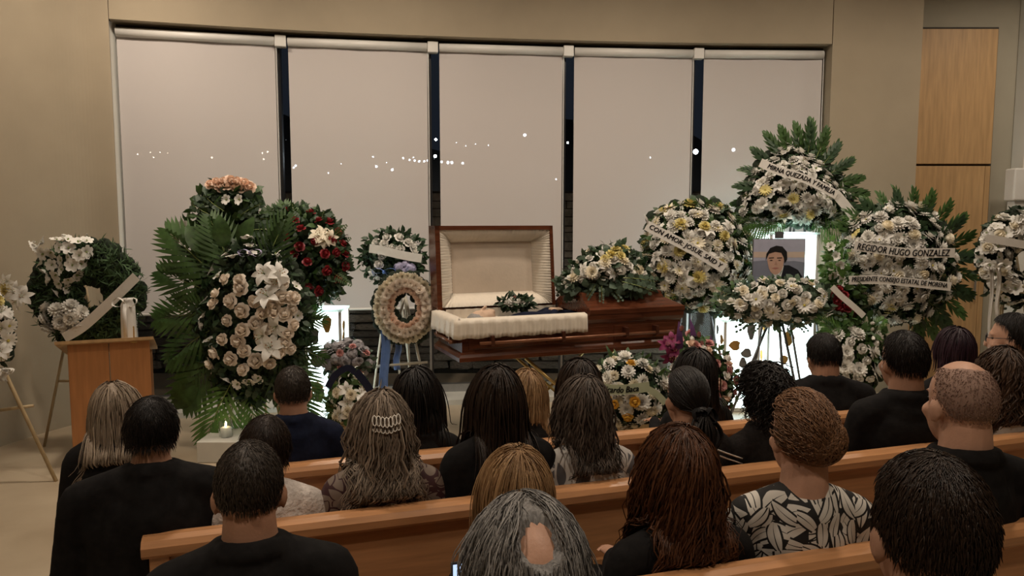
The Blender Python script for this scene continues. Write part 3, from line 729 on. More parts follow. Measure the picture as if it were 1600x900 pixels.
            for x, y, _ in V:
                a = st+(x-w0)/(w1-w0)*Lt; b = ((y-h0)/(h1-h0)-0.5)*wd*tsize
                k = min(len(arc)-2, max(0, int(np.searchsorted(arc, a))-1)); f = (a-arc[k])/(arc[k+1]-arc[k])
                c = C[k].lerp(C[k+1], f); w = fr[k][1].lerp(fr[k+1][1], f); nrm = fr[k][2].lerp(fr[k+1][2], f)
                out.append(c+w*b+nrm*0.004)
            bold = [p+fr[len(fr)//2][0]*0.0022 for p in out]+[p-fr[len(fr)//2][0]*0.0012+Vector((0, 0, 0.0012)) for p in out]
            mt = MB(); mt.add(out, [tuple(p.vertices) for p in me.polygons]); mt.add(bold[:len(out)], [tuple(p.vertices) for p in me.polygons]); mt.add(bold[len(out):], [tuple(p.vertices) for p in me.polygons]); mt.obj('lettering', M['ink'], ro); bpy.data.meshes.remove(me)
        return ro
    def sash(s, u0, u1, v0, v1, m='ribbon', D=0.1, name='ribbon_tail'):
        rows = []
        for j in range(9):
            v = v0+(v1-v0)*j/8
            rows.append([s.loc(u0+(u1-u0)*k/4+2*math.sin(j*0.8), v, D+0.012*math.sin(k*2.2+j*0.5)) for k in range(5)])
        mb = MB(); mb.grid(rows); o = mb.obj(name, M[m], s.root, True); sm = o.modifiers.new('thickness', 'SOLIDIFY'); sm.thickness = 0.0015; return o
    def bow(s, u, v, size, m='ribbon', D=0.25):
        mb = MB(); c = s.loc(u, v, D); k = size/FPX*s.Y
        for sg in (-1, 1):
            for q in range(2):
                pts = []
                for a in np.linspace(0, 2*PI, 13): pts.append((sg*k*(0.55-0.5*math.cos(a)), -0.02*q-k*0.18*math.sin(a*2), k*(0.34-0.12*q)*math.sin(a)+sg*0.0+q*k*0.12))
                rows = [[c+Vector((p[0], p[1]-k*0.14, p[2])) for p in pts], [c+Vector((p[0], p[1]+k*0.14, p[2])) for p in pts]]
                mb.grid(rows)
        mb.ell(c+Vector((0, -k*0.1, 0)), (k*0.16, k*0.16, k*0.18), nu=8, nv=5)
        return mb.obj('bow', M[m], s.root, True)
def stand(name, label, legs, bars=(), m='pole', r=0.011, group='wreath stands'):
    """legs/bars: world-space point pairs"""
    c = sum((Vector(b) for a, b in legs), Vector())/len(legs); t = thing(name, label, 'stand', (c.x, c.y, 0), 0, group); o = Vector((c.x, c.y, 0))
    for a, b in legs:
        mb = MB(); mb.tube([Vector(a)-o, Vector(b)-o], r, 7); mb.obj('leg', M[m], t, True)
    for a, b in bars:
        mb = MB(); mb.tube([Vector(a)-o, Vector(b)-o], r*0.9, 7); mb.obj('crossbar', M[m], t, True)
    return t
def easel(label, u, v, Y, w=0.5, m='pole', r=0.011, bar=True, back=0.0):
    """tripod easel whose head is at pixel (u, v), depth Y, standing on the floor"""
    p = at(u, v, Y); p = Vector((p.x, Y+0.06, p.z))
    f = [Vector((p.x-w/2, Y-0.10, 0)), Vector((p.x+w/2, Y-0.10, 0)), Vector((p.x, Y+0.40, 0))]
    bars = [(p.lerp(f[0], 0.62), p.lerp(f[1], 0.62))] if bar else []
    return stand('wreath_easel', label, [(p+Vector((-0.02, 0, 0)), f[0]), (p+Vector((0.02, 0, 0)), f[1]), (p, f[2])], bars, m, r)

# ================================================================== COFFIN
CZ = 0.765
nl = atz(722, 565, CZ); nr = atz(1062, 540, CZ); cd = (nr-nl).xy.normalized(); CL = (nr-nl).length; CW = 0.62; CH = 0.30
crz = math.atan2(cd.y, cd.x); cn = Vector((-cd.y, cd.x))
cf = thing('coffin', 'polished mahogany coffin with its head lid raised and cream lining', 'coffin', (nl.x, nl.y, CZ), crz)
OP = CL*0.545       # length of the open part
mb = MB()
th = 0.03
def ringbox(mb, rings):
    v = []
    for (x0, x1, y0, y1, z) in rings: v += [(x0, y0, z), (x1, y0, z), (x1, y1, z), (x0, y1, z)]
    f = []
    for i in range(len(rings)-1):
        for k in range(4): f.append((i*4+k, i*4+(k+1) % 4, i*4+4+(k+1) % 4, i*4+4+k))
    mb.add(v, f); return mb
def box_rings(l): return [(-a, CL+a, -a, CW+a, z) for a, z in l]
rg = box_rings([(0.03, 0), (0.03, 0.03), (0.015, 0.05), (0.0, 0.065), (0.0, 0.22), (0.012, 0.235), (0.02, 0.26), (0.02, CH)])
inner = [(0.05, CL-0.05, 0.05, CW-0.05, CH), (0.05, CL-0.05, 0.05, CW-0.05, 0.06)]
ringbox(mb, rg+inner); o0 = len(mb.v)
mb.add([(-0.03, -0.03, 0), (CL+0.03, -0.03, 0), (CL+0.03, CW+0.03, 0), (-0.03, CW+0.03, 0)], [(3, 2, 1, 0)])
mb.add([(0.05, 0.05, 0.06), (CL-0.05, 0.05, 0.06), (CL-0.05, CW-0.05, 0.06), (0.05, CW-0.05, 0.06)], [(0, 1, 2, 3)])
mb.obj('shell', M['coffin'], cf)
mb = MB()
for (a, b) in ((0.05, CL*0.33), (CL*0.36, CL*0.64), (CL*0.67, CL-0.05)): mb.bbox(a, b, -0.006, 0.004, 0.085, 0.205, 0.004)
mb.obj('side_moulding', M['coffin'], cf)
# handle rail with its lugs, near side
hb = MB(); hb.tube([(0.12, -0.055, 0.135), (CL-0.10, -0.055, 0.135)], 0.013, 10); ho = hb.obj('handle_rail', M['bronze'], cf, True)
for x in (0.22, 0.80, 1.36, CL-0.26):
    mb = MB(); mb.bbox(x-0.014, x+0.014, -0.07, 0.0, 0.115, 0.19, 0.004); mb.obj('lug', M['coffin_dark'], ho)
mb = MB(); mb.tube([(-0.05, 0.08, 0.135), (-0.05, CW-0.08, 0.135)], 0.013, 10)
for y in (0.14, CW-0.14): mb.bbox(-0.06, 0.0, y-0.014, y+0.014, 0.115, 0.19, 0.004)
mb.obj('end_handle', M['bronze'], cf, True)
# closed foot lid: stepped crown, hipped at the far end
mb = MB(); xa = OP+0.01; T = CH
def lr(i, z, il=0.0): return (xa+il, CL+0.025-i, -0.025+i, CW+0.025-i, z)
ringbox(mb, [lr(0, T), lr(0, T+0.035), lr(0.015, T+0.045), lr(0.115, T+0.10), lr(0.125, T+0.10), lr(0.145, T+0.155), lr(0.155, T+0.16)])
q = lr(0.155, T+0.16); mb.add([(q[0], q[2], q[4]), (q[1], q[2], q[4]), (q[1], q[3], q[4]), (q[0], q[3], q[4])], [(0, 1, 2, 3)])
mb.obj('foot_lid', M['coffin'], cf)
# raised head lid: frame, gathered border, flat quilted panel
lid = MB(); W2 = 0.70; yb = CW-0.02; lean = 0.10
def lp(x, w, d): return (x, yb+d+lean*w, CH+0.005+w*0.985)     # w up the lid, d outwards (back)
def slab(mb, x0, x1, w0, w1, d0, d1):
    v = [lp(x0, w0, d0), lp(x1, w0, d0), lp(x1, w1, d0), lp(x0, w1, d0), lp(x0, w0, d1), lp(x1, w0, d1), lp(x1, w1, d1), lp(x0, w1, d1)]
    mb.add(v, [(0, 1, 2, 3), (7, 6, 5, 4), (0, 4, 5, 1), (1, 5, 6, 2), (2, 6, 7, 3), (3, 7, 4, 0)])
LX = OP-0.01
slab(lid, -0.02, LX, 0, W2, 0.13, 0.16); slab(lid, -0.02, 0.02, 0, W2, -0.03, 0.13); slab(lid, LX-0.03, LX, 0, W2, -0.03, 0.13); slab(lid, -0.02, LX, W2-0.035, W2, -0.03, 0.13); slab(lid, -0.02, LX, 0, 0.03, -0.0, 0.13)
lo = lid.obj('head_lid', M['coffin'], cf)
bd = MB()
def gather(x0, w0, x1, w1, nx, nw, n=70):
    """gathered border strip from outer edge line to an inner line deeper in the lid"""
    rows = []
    for j in range(5):
        t = j/4; row = []
        for k in range(n+1):
            s_ = k/n; x = x0+(x1-x0)*s_; w = w0+(w1-w0)*s_
            ix = min(max(x, 0.15), LX-0.15); iw = min(max(w, 0.13), W2-0.14)
            xx = x+(ix-x)*t; ww = w+(iw-w)*t
            row.append(lp(xx, ww, -0.02+0.13*t-0.035*math.sin(PI*t)+0.006*math.sin(k*2.4)))
        rows.append(row)
    bd.grid(rows)
gather(0.02, W2-0.035, LX-0.03, W2-0.035, 0, 0); gather(0.02, 0.03, 0.02, W2-0.035, 0, 0); gather(LX-0.03, W2-0.035, LX-0.03, 0.03, 0, 0); gather(LX-0.03, 0.03, 0.02, 0.03, 0, 0)
bo = bd.obj('gathered_border', M['satin'], lo, True)
mb = MB(); mb.grid([[lp(0.15+(LX-0.30)*k/12, 0.13+(W2-0.27)*j/8, 0.108-0.02*math.sin(PI*k/12)*math.sin(PI*j/8)) for k in range(13)] for j in range(9)]); mb.obj('lid_panel', M['velvet'], lo, True)
# mattress, pillow, inner lining, and the skirt thrown over the rim
mb = MB(); rows = []
for j in range(9):
    t = j/8; y = 0.045+(CW-0.09)*t
    rows.append([(0.04+(OP-0.06)*k/16, y, CH-0.18+0.14*abs(2*t-1)**3+0.008*math.sin(k*1.7+j)) for k in range(17)])
mb.grid(rows); mb.obj('mattress', M['satin'], cf, True)
mb = MB(); mb.ell((0.22, CW/2, CH-0.11), (0.16, 0.22, 0.06), nu=18, nv=10); mb.obj('pillow', M['satin'], cf, True)
mb = MB(); n = 130
def skirt(path, out, drop):
    rows = []
    for j in range(7):
        t = j/6; row = []
        for k, (x, y) in enumerate(path):
            ox, oy = out[k]; rf = 0.006*math.sin(k*2.1)*t+0.004*math.sin(k*0.7)
            if t < 0.34: d = -0.06+0.10*t/0.34; zz = CH+0.008+0.012*math.sin(PI*t/0.34)
            else: d = 0.04+0.012*(t-0.34)+rf; zz = CH+0.008-(t-0.34)/0.66*drop*(1+0.03*math.sin(k*0.5))
            row.append((x+ox*d, y+oy*d, zz))
        rows.append(row)
    return rows
pth = [(OP-0.02-(OP-0.0)*k/90, 0) for k in range(91)]; ou = [(0, -1)]*91
pth[-6:] = [(p[0], 0) for p in pth[-6:]]
pth += [(-0.02, 0.0)]*3+[(-0.02, CW*k/40) for k in range(1, 41)]
ou += [(-0.38, -0.92), (-0.7, -0.7), (-0.92, -0.38)]+[(-1, 0)]*40
mb.grid(skirt(pth, ou, 0.135)); sk = mb.obj('skirt', M['satin'], cf, True); sm = sk.modifiers.new('thickness', 'SOLIDIFY'); sm.thickness = 0.004
mb = MB(); mb.grid([[(0.045+(OP-0.06)*k/40, CW-0.05-0.01+0.012*math.sin(k*1.9)*j/4, CH+0.02-0.10*(1-j/4)) for k in range(41)] for j in range(5)])
mb.obj('inner_lining', M['satin'], cf, True)
# folding brass bier under the coffin
bp_ = Vector((nl.x, nl.y, 0))
br = thing('folding_bier', 'folding brass bier with crossed legs under the coffin', 'bier', tuple(bp_), crz)
for y in (0.12, CW-0.12):
    for (xa_, xb_) in ((0.35, 1.15), (1.15, 0.35)):
        mb = MB(); mb.tube([(xa_+0.2, y+(0.02 if xa_ < 1 else -0.02), 0.03), (xb_+0.2, y+(0.02 if xa_ < 1 else -0.02), CZ-0.03)], 0.013, 8); mb.obj('leg', M['brass'], br, True)
    mb = MB(); mb.tube([(0.45, y, CZ-0.018), (1.55, y, CZ-0.018)], 0.014, 8); mb.obj('top_rail', M['brass'], br, True)
for x in (0.55, 1.35):
    mb = MB(); mb.tube([(x, 0.10, 0.03), (x, CW-0.10, 0.03)], 0.012, 8); mb.obj('foot_bar', M['brass'], br, True)
    for y in (0.12, CW-0.12):
        mb = MB(); mb.tube([(x, y-0.012, 0.018), (x, y+0.012, 0.018)], 0.018, 10); mb.obj('wheel', M['black_plastic'], br, True)
# the person lying in the coffin: one body mesh, grey hair, dark suit
ly = thing('person', 'person lying in the coffin in a dark suit, head on the pillow', 'person', tuple(Vector((nl.x, nl.y, 0))+Vector((cd.x*0.25+cn.x*CW/2, cd.y*0.25+cn.y*CW/2, CZ+CH-0.125))), crz)
def remesh(o, vox, it=4):
    r = o.modifiers.new('merge', 'REMESH'); r.mode = 'VOXEL'; r.voxel_size = vox; r.use_smooth_shade = True
    s_ = o.modifiers.new('soften', 'SMOOTH'); s_.iterations = it; s_.factor = 0.5
mb = MB(); X = 0.0
mb.ell((0, 0, 0.075), (0.10, 0.075, 0.085)); mb.ell((0.055, 0, 0.10), (0.075, 0.058, 0.062)); mb.cap((0.01, 0, 0.165), (0.045, 0, 0.185), 0.008, 0.013); mb.ell((0.075, 0, 0.16), (0.01, 0.022, 0.01)); mb.ell((0.10, 0, 0.145), (0.025, 0.03, 0.022))
for s_ in (-1, 1): mb.ell((0.03, s_*0.072, 0.075), (0.028, 0.012, 0.024)); mb.ell((0.0, s_*0.03, 0.145), (0.012, 0.018, 0.012))
mb.cap((0.10, 0, 0.05), (0.22, 0, 0.03), 0.05, 0.055); mb.ell((0.42, 0, 0.02), (0.24, 0.16, 0.09)); mb.cap((0.6, 0, 0.02), (0.9, 0, 0.0), 0.11, 0.11)
for s_ in (-1, 1):
    mb.cap((0.24, s_*0.16, 0.01), (0.52, s_*0.205, 0.01), 0.05, 0.045); mb.cap((0.52, s_*0.205, 0.02), (0.62, s_*0.05, 0.115), 0.042, 0.03)
    mb.ell((0.64, s_*0.02, 0.14), (0.04, 0.035, 0.014))
    for k in range(5): mb.cap((0.62+0.018*k, -s_*0.01, 0.148), (0.622+0.018*k, -s_*0.05, 0.142), 0.008, 0.007, 6)
    mb.cap((0.9, s_*0.08, 0.0), (1.35, s_*0.08, 0.0), 0.075, 0.05); mb.cap((1.35, s_*0.08, 0.0), (1.6, s_*0.08, 0.0), 0.05, 0.04)
bo = mb.obj('body', M['skin_pale'], ly); remesh(bo, 0.007)
mb = MB(); mb.ell((0.43, 0, 0.03), (0.24, 0.19, 0.10)); mb.cap((0.6, 0, 0.02), (0.92, 0, 0.0), 0.125, 0.12); mb.cap((0.25, -0.15, 0.02), (0.25, 0.15, 0.02), 0.07, 0.07)
for s_ in (-1, 1):
    mb.cap((0.25, s_*0.165, 0.015), (0.52, s_*0.21, 0.015), 0.06, 0.053); mb.cap((0.52, s_*0.21, 0.025), (0.61, s_*0.07, 0.115), 0.05, 0.04); mb.cap((0.92, s_*0.08, 0), (1.55, s_*0.08, 0), 0.085, 0.055)
co = mb.obj('suit', M['navy'], ly); remesh(co, 0.011)
mb = MB(); mb.ell((-0.018, 0, 0.065), (0.10, 0.084, 0.085), tone=0.6); hh = mb.obj('hair', H['grey'], ly, True)

# ================================================================== LECTERN AND SMALL THINGS ON THE LEFT
PY = 5.35
pz = at(160, 530, PY).z; pxl = at(117, 600, PY).x; pxr = at(230, 600, PY).x; pc = (pxl+pxr)/2; hw = (pxr-pxl)/2
pd = thing('lectern', 'plain reddish wooden lectern with a pale sloping top', 'lectern', (pc, PY, 0), 0.40)
mb = MB(); mb.bbox(-hw, -0.006, 0.0, 0.03, 0.02, pz-0.02, 0.003); mb.obj('back_board', M['podium'], pd)
mb = MB(); mb.bbox(0.0, hw, 0.0, 0.03, 0.02, pz-0.02, 0.003); mb.obj('back_board', M['podium'], pd)
for s_ in (-1, 1):
    mb = MB(); mb.bbox(s_*(hw-0.016)-0.015, s_*(hw-0.016)+0.015, 0.031, 0.30, 0.0, pz-0.14, 0.003); mb.obj('side_panel', M['podium'], pd)
mb = MB(); v = [(-hw-0.07, -0.05, pz-0.012), (hw+0.03, -0.05, pz-0.012), (hw+0.03, 0.42, pz-0.16), (-hw-0.07, 0.42, pz-0.16)]
v += [(a, b, c+0.022) for a, b, c in v]; mb.add(v, [(3, 2, 1, 0), (4, 5, 6, 7), (0, 1, 5, 4), (1, 2, 6, 5), (2, 3, 7, 6), (3, 0, 4, 7)]); mb.obj('sloping_top', M['oak'], pd)
mb = MB(); mb.bbox(-hw, hw, 0.03, 0.36, 0.0, 0.04, 0.003); mb.obj('plinth', M['podium'], pd)
# white bottle-shaped vase with a bow
p = at(202, 528, PY+0.18); zt = at(202, 466, PY+0.18).z-(pz-0.075)
vz = thing('vase', 'slim white vase tied with a white bow on the lectern', 'vase', (p.x, p.y, pz-0.075))
mb = MB(); mb.lathe([(0.055, 0), (0.055, zt*0.1), (0.052, zt*0.6), (0.05, zt*0.85), (0.035, zt*0.95), (0.04, zt)], 16); mb.obj('body', M['white_plastic'], vz, True)
mb = MB()
for sg in (-1, 1):
    mb.grid([[(sg*0.09*(0.5-0.5*math.cos(a)), -0.055-0.02*math.sin(a*2), zt*0.93+0.035*math.sin(a)) for a in np.linspace(0, 2*PI, 11)], [(sg*0.09*(0.5-0.5*math.cos(a)), -0.03-0.02*math.sin(a*2), zt*0.93+0.035*math.sin(a)) for a in np.linspace(0, 2*PI, 11)]])
mb.box(-0.012, 0.018, -0.06, -0.056, zt*0.2, zt*0.9); mb.obj('bow', M['ribbon'], vz, True)
mb = MB(); q = at(209, 525, PY+0.08); mic = thing('microphone_stand', 'small brass microphone stand on the lectern beside the vase', 'stand', (q.x, q.y, pz-0.035))
mb.lathe([(0.03, 0), (0.03, 0.008), (0.008, 0.012)], 12); mb.obj('base', M['brass'], mic, True)
mb = MB(); mb.tube([(0, 0, 0.01), (0.002, 0, 0.10), (0.012, -0.02, 0.12)], 0.005, 6); mb.obj('stem', M['brass'], mic, True)
# marble step with a candle in a glass
sb = at(345, 722, 5.1); sb = atz(345, 722, 0.0)
mb = MB(); mb.bbox(-0.17, 0.13, -0.02, 0.42, 0, 0.16, 0.006); st = mb.obj('marble_plinth', M['marble'], None, False, (sb.x, sb.y, 0)); tag(st, 'low pale marble plinth on the floor below the palm fronds', 'plinth')
ca = thing('candle', 'white candle burning in a clear glass on the marble plinth', 'candle', (sb.x+0.0, sb.y+0.12, 0.16))
mb = MB(); mb.lathe([(0.04, 0.004), (0.04, 0.07), (0.03, 0.075)], 14); mb.obj('wax', M['white_plastic'], ca, True)
mb = MB(); mb.lathe([(0.05, 0), (0.052, 0.12), (0.049, 0.12), (0.046, 0.004)], 16); mb.obj('glass', M['clear_glass'], ca, True)
mb = MB(); mb.lathe([(0.001, 0.08), (0.008, 0.092), (0.005, 0.108), (0.001, 0.12)], 8); mb.obj('flame', emat('candle_flame', (1, 0.75, 0.35), 45), ca, True)

# ================================================================== LIT PEDESTALS
M['lampglow'] = emat('lamp_glow', (0.90, 1.0, 0.98), 12)
M['frost'] = mat('frosted_glass_top', (0.85, 0.9, 0.88), 0.5, 0.04, 10, transl=0.6)
M['litpanel'] = mat('lit_frosted_panel', (0.90, 1.0, 0.97), 0.5, 0.05, 9, emit=4.5, col2=(0.42, 0.58, 0.58), stretch=(1, 1, 0.35))
M['amber'] = mat('amber_glass_piece', (0.40, 0.22, 0.06), 0.3, 0.3, 12)
M['smoke'] = mat('smoky_glass_piece', (0.16, 0.15, 0.14), 0.3, 0.3, 12)
def pedestal(label, u, vtop, Y, wpx, seed):
    rnd = random.Random(seed); p = at(u, vtop, Y); h = p.z; hw = wpx/FPX*Y/2
    r = thing('lit_pedestal', label, 'pedestal', (p.x, Y, 0), 0, 'glowing glass pedestals')
    for s1 in (-1, 1):
        for s2 in (-1, 1):
            mb = MB(); mb.bbox(s1*hw-0.012, s1*hw+0.012, s2*hw-0.012, s2*hw+0.012, 0, h, 0.003); mb.obj('post', M['white_plastic'], r)
    mb = MB(); mb.bbox(-hw-0.02, hw+0.02, -hw-0.02, hw+0.02, h, h+0.02, 0.004); mb.obj('glass_top', M['frost'], r)
    mb = MB(); mb.bbox(-hw-0.02, hw+0.02, -hw-0.02, hw+0.02, 0, 0.04, 0.004); mb.obj('base', M['white_plastic'], r)
    mb = MB(); mb.tube([(0, 0, 0.05), (0, 0, h-0.06)], hw*0.42, 10); mb.obj('lamp_tube', M['lampglow'], r, True)
    for (ax, sg) in ((0, -1), (0, 1), (1, -1), (1, 1)):
        mb = MB()
        if ax == 0: mb.box(-hw+0.012, hw-0.012, sg*hw-0.003, sg*hw+0.003, 0.04, h-0.002)
        else: mb.box(sg*hw-0.003, sg*hw+0.003, -hw+0.012, hw-0.012, 0.04, h-0.002)
        pn = mb.obj('panel', M['litpanel'], r)
        for k in range(7):
            c = rnd.uniform(-hw*0.55, hw*0.55); z_ = h*(0.30+0.62*k/6.5)+rnd.uniform(-.03, .03); a_, b_ = rnd.uniform(.03, .055), rnd.uniform(.04, .085)
            mb = MB(); e = sg*(hw+0.007)
            pts = [(c+a_*math.cos(t)*(1+.25*math.sin(3*t+k)), z_+b_*math.sin(t)) for t in np.linspace(0, 2*PI, 11)[:-1]]
            if ax == 0: P3 = [(x, e, zz) for x, zz in pts]+[(x, e-sg*0.003, zz) for x, zz in pts]
            else: P3 = [(e, x, zz) for x, zz in pts]+[(e-sg*0.003, x, zz) for x, zz in pts]
            mb.add(P3, [tuple(range(10)), tuple(range(19, 9, -1))]+[(i, 10+i, 10+(i+1) % 10, (i+1) % 10) for i in range(10)]); mb.obj('glass_piece', M['amber'] if rnd.random() < 0.45 else M['smoke'], pn)
    return r
pedestal('glowing white glass pedestal beside the rose and palm spray', 511, 484, 6.35, 52, 3)
pedestal('tall glowing white glass pedestal behind the framed portrait', 1228, 366, 7.15, 70, 4)
pedestal('lower glowing white glass pedestal left of the portrait stand', 1152, 500, 7.0, 52, 5)

# ================================================================== ARRANGEMENTS
# 1 wreath cut by the left edge
a = Arr('flower_wreath', 'white and yellow flower wreath cut off by the left edge of the picture', 'wreath', -40, 610, 5.0)
O = ellipse(-64, 520, 82, 90); Hh = ellipse(-64, 520, 34, 40)
a.backing(O, Hh, 0.08, 22); a.foliage(O, Hh, 300, 12, 'leafd', 0.12, 25)
a.flowers('daisy', 'white', 13, O, Hh, 21, D=0.15, R=25); a.flowers('lily', 'white', 18, O, Hh, 48, D=0.17, R=25, lift=0.02); a.flowers('mum', 'yellow', 11, pts=[(12, 452), (-5, 470), (-90, 520)], poly=O, hole=Hh, D=0.18, R=25)
a.flowers('lily', 'white', 15, pts=[(22, 455), (8, 440), (34, 462), (25, 472), (3, 485), (4, 560), (0, 548)], poly=O, hole=Hh, D=0.2, R=25)
a.bow(6, 580, 14, D=0.2); a.sash(2, 12, 575, 596, D=0.2)
p = at(-45, 470, 5.05)
stand('wreath_easel', 'pale wooden easel at the far left, its foot on the marble floor', [(p, atz(88, 752, 0.0)), (p, Vector((-4.05, 4.95, 0))), (p, Vector((-3.95, 5.45, 0)))], [(at(0, 641, 5.0), at(52, 634, 5.02))], 'pole', 0.013)
# 2 cypress wreath
a = Arr('cypress_wreath', 'round dark cypress wreath with a white gladiolus spray and diagonal white ribbon', 'wreath', 135, 545, 5.8)
O = ellipse(136, 458, 84, 80); Hh = ellipse(145, 462, 22, 24)
a.backing(O, Hh, 0.07, 22); a.foliage(O, Hh, 1500, 15, 'cypress', 0.13, 28, 0.09, 0.9); a.foliage(ellipse(138, 460, 92, 88), Hh, 500, 14, 'cypress', 0.10, 28, 0.10, 0.9, 'cypress_tips')
gp = [(52, 382), (70, 372), (100, 368), (138, 376), (138, 400), (122, 430), (95, 462), (80, 455), (68, 425), (58, 405)]
a.flowers('glad', 'white', 11, gp, None, 13, D=0.08, R=20, lift=0.12); a.flowers('bud', 'white', 4, pts=[(88, 372), (100, 368), (134, 376), (136, 367), (55, 378), (53, 384)], D=0.2)
a.flowers('mum', 'white', 13, ellipse(99, 495, 34, 20), None, 14, D=0.06, R=20, lift=0.13, limit=14)
a.ribbon([(100, 528), (130, 510), (170, 474), (213, 432)], 15, 'DESCANSE EN PAZ' if False else None, D=0.2)
easel('pale wooden easel holding the cypress wreath behind the lectern', 120, 430, 5.85, 0.55, 'pole')
# 3 oval rose spray with palm
a = Arr('rose_spray', 'tall oval spray of ivory roses and lilies framed by palm fronds', 'flower spray', 380, 690, 5.75)
O = ellipse(396, 505, 92, 130)
a.backing(ellipse(396, 505, 84, 120), None, 0.14, 60)
tipsL = [(262, 362), (250, 425), (244, 498), (262, 560), (286, 632)]
a.radial('widepalm', 'leaf', (392, 480), tipsL, 0.22, D=0.0, wid=0.95); a.radial('widepalm', 'leafb', (380, 560), [(318, 690), (352, 700), (400, 672)], 0.25, D=0.06, wid=0.9)
a.radial('palm', 'leaf', (392, 500), [(498, 560), (490, 610), (484, 650), (500, 500), (440, 345), (330, 342), (272, 470), (285, 600)], 0.25, D=0.02, wid=0.95)
a.fronds('broad', 'leaf', [((330, 400), (290, 352)), ((350, 385), (342, 338)), ((420, 380), (450, 345)), ((380, 390), (392, 340)), ((310, 590), (270, 640))], D=0.02)
a.foliage(O, None, 900, 15, 'leafd', 0.20, 60)
LR = [(308, 330), (300, 440), (312, 455), (330, 467), (330, 505), (316, 348)]
rz_ = [(260,377),(308,380),(312,408),(230,427),(278,450),(360,453),(316,483),(384,493),(420,465),(425,487),(220,460),(267,516),(363,524),(318,548),(250,579),(302,585),(324,617),(278,645),(362,650),(320,680),(410,661),(455,390),(470,440),(460,495),(485,480),(490,530),(460,590),(490,440),(450,440),(470,560),(225,625),(210,660),(440,620),(395,545),(480,610)]
a.flowers('rose', 'ivory_rose', 11, pts=[(230+x/2.142, 260+y/2.142) for x, y in rz_], poly=O, D=0.24, R=60, lift=0.02, jit=0.2, up=0.1)
a.flowers('lily', 'white', 21, pts=[(230+x/2.142, 260+y/2.142) for x, y in [(385, 355), (430, 385), (395, 425), (425, 540), (375, 570), (410, 600), (445, 355)]], poly=O, D=0.27, R=60, lift=0.03)
a.flowers('glad', 'white', 11, pts=[(230+x/2.142, 260+y/2.142) for x, y in [(215, 345), (235, 365), (190, 450), (185, 500), (180, 530), (205, 580), (215, 620), (212, 680), (285, 300), (265, 290), (300, 730), (340, 720), (265, 715), (370, 710), (430, 290), (440, 310), (500, 400), (505, 500), (335, 235), (345, 265), (350, 290)]], poly=O, D=0.22, R=60)
a.bow(391, 395, 16, 'lilac', D=0.28)
easel('wooden easel holding up the oval rose spray', 385, 420, 5.85, 0.6, 'pole', bar=False)
# 4 tall arrangement behind it
a = Arr('tall_arrangement', 'tall leafy arrangement crowned with peach roses behind the palm spray', 'flower arrangement', 355, 470, 6.15)
G = [(315, 300), (340, 290), (380, 290), (402, 305), (415, 340), (420, 420), (400, 470), (300, 470), (270, 400), (300, 335)]
a.backing([(330, 300), (385, 300), (405, 350), (405, 460), (305, 460), (310, 340)], None, 0.1, 25)
a.foliage(G, None, 550, 17, 'leaf', 0.17, 35, 0.42); a.foliage(ellipse(357, 312, 44, 20), None, 160, 14, 'euca', 0.15, 20, 0.55)
a.fronds('euca', 'euca', [((350, 330), (318, 305)), ((350, 330), (312, 322)), ((360, 330), (398, 300)), ((370, 340), (408, 318)), ((375, 350), (425, 340)), ((375, 360), (442, 360)), ((340, 340), (300, 320)), ((320, 420), (258, 380)), ((320, 420), (262, 420))], D=0.16)
a.flowers('rose', 'peach', 9, pts=[(328, 288), (338, 285), (349, 283), (360, 282), (371, 284), (382, 287), (390, 292), (344, 292), (356, 290), (368, 292), (379, 294)], D=0.12, up=0.9)
a.flowers('glad', 'white', 11, pts=[(268, 362), (276, 356), (284, 362), (272, 372), (353, 312), (373, 312), (286, 354)], D=0.2); a.flowers('bud', 'white', 5, pts=[(256, 422), (258, 432), (252, 430)], D=0.16)
c = at(355, 470, 6.15)
t = thing('flower_stand', 'tall pale stand carrying the peach rose arrangement', 'stand', (c.x, 6.2, 0), 0, 'flower columns')
mb = MB(); mb.lathe([(0.15, 0), (0.15, 0.03), (0.03, 0.06), (0.025, c.z-0.05), (0.11, c.z-0.01), (0.12, c.z)], 16); mb.obj('column', M['pole_white'], t, True)
# 5 red roses
a = Arr('red_rose_arrangement', 'dark leafy arrangement studded with red roses around white lilies', 'flower arrangement', 490, 480, 6.2)
G = [(430, 330), (470, 322), (515, 338), (540, 372), (546, 415), (530, 455), (500, 475), (460, 472), (435, 440), (425, 380)]
a.backing(ellipse(487, 400, 48, 62), None, 0.15, 40); a.foliage(G, None, 900, 15, 'leafd', 0.26, 50, 0.32); a.foliage(G, None, 200, 15, 'leaf', 0.27, 50, 0.3, 0.9, 'light_foliage')
a.radial('fern', 'leaf', (485, 405), [(440, 318), (420, 345), (455, 318), (520, 335), (548, 372), (552, 400), (548, 445), (530, 470), (500, 485), (470, 482), (425, 390), (505, 330), (540, 352)], 0.3, D=0.12)
a.fronds('widepalm', 'leaf', [((450, 400), (428, 330)), ((455, 400), (445, 322)), ((450, 420), (412, 340))], D=0.05)
a.flowers('rose', 'red', 8, pts=[(448,329),(461,344),(485,333),(498,344),(514,346),(529,364),(539,396),(540,416),(528,435),(511,423),(508,396),(492,376),(480,409),(483,448),(468,385),(448,372),(470,357),(525,395),(520,375),(457,400),(498,455),(536,380)], poly=G, D=0.32, R=50, jit=0.4, up=0.3)
a.flowers('lily', 'cream', 16, pts=[(497, 365), (508, 366), (503, 375), (514, 372)], poly=G, D=0.33, R=50)
a.fronds('broad', 'leafb', [((485, 460), (488, 500)), ((478, 450), (470, 495))], D=0.1)
c = at(490, 480, 6.2)
t = thing('flower_stand', 'slim clear-glass column vase holding the red roses', 'stand', (c.x, 6.24, 0), 0, 'flower columns')
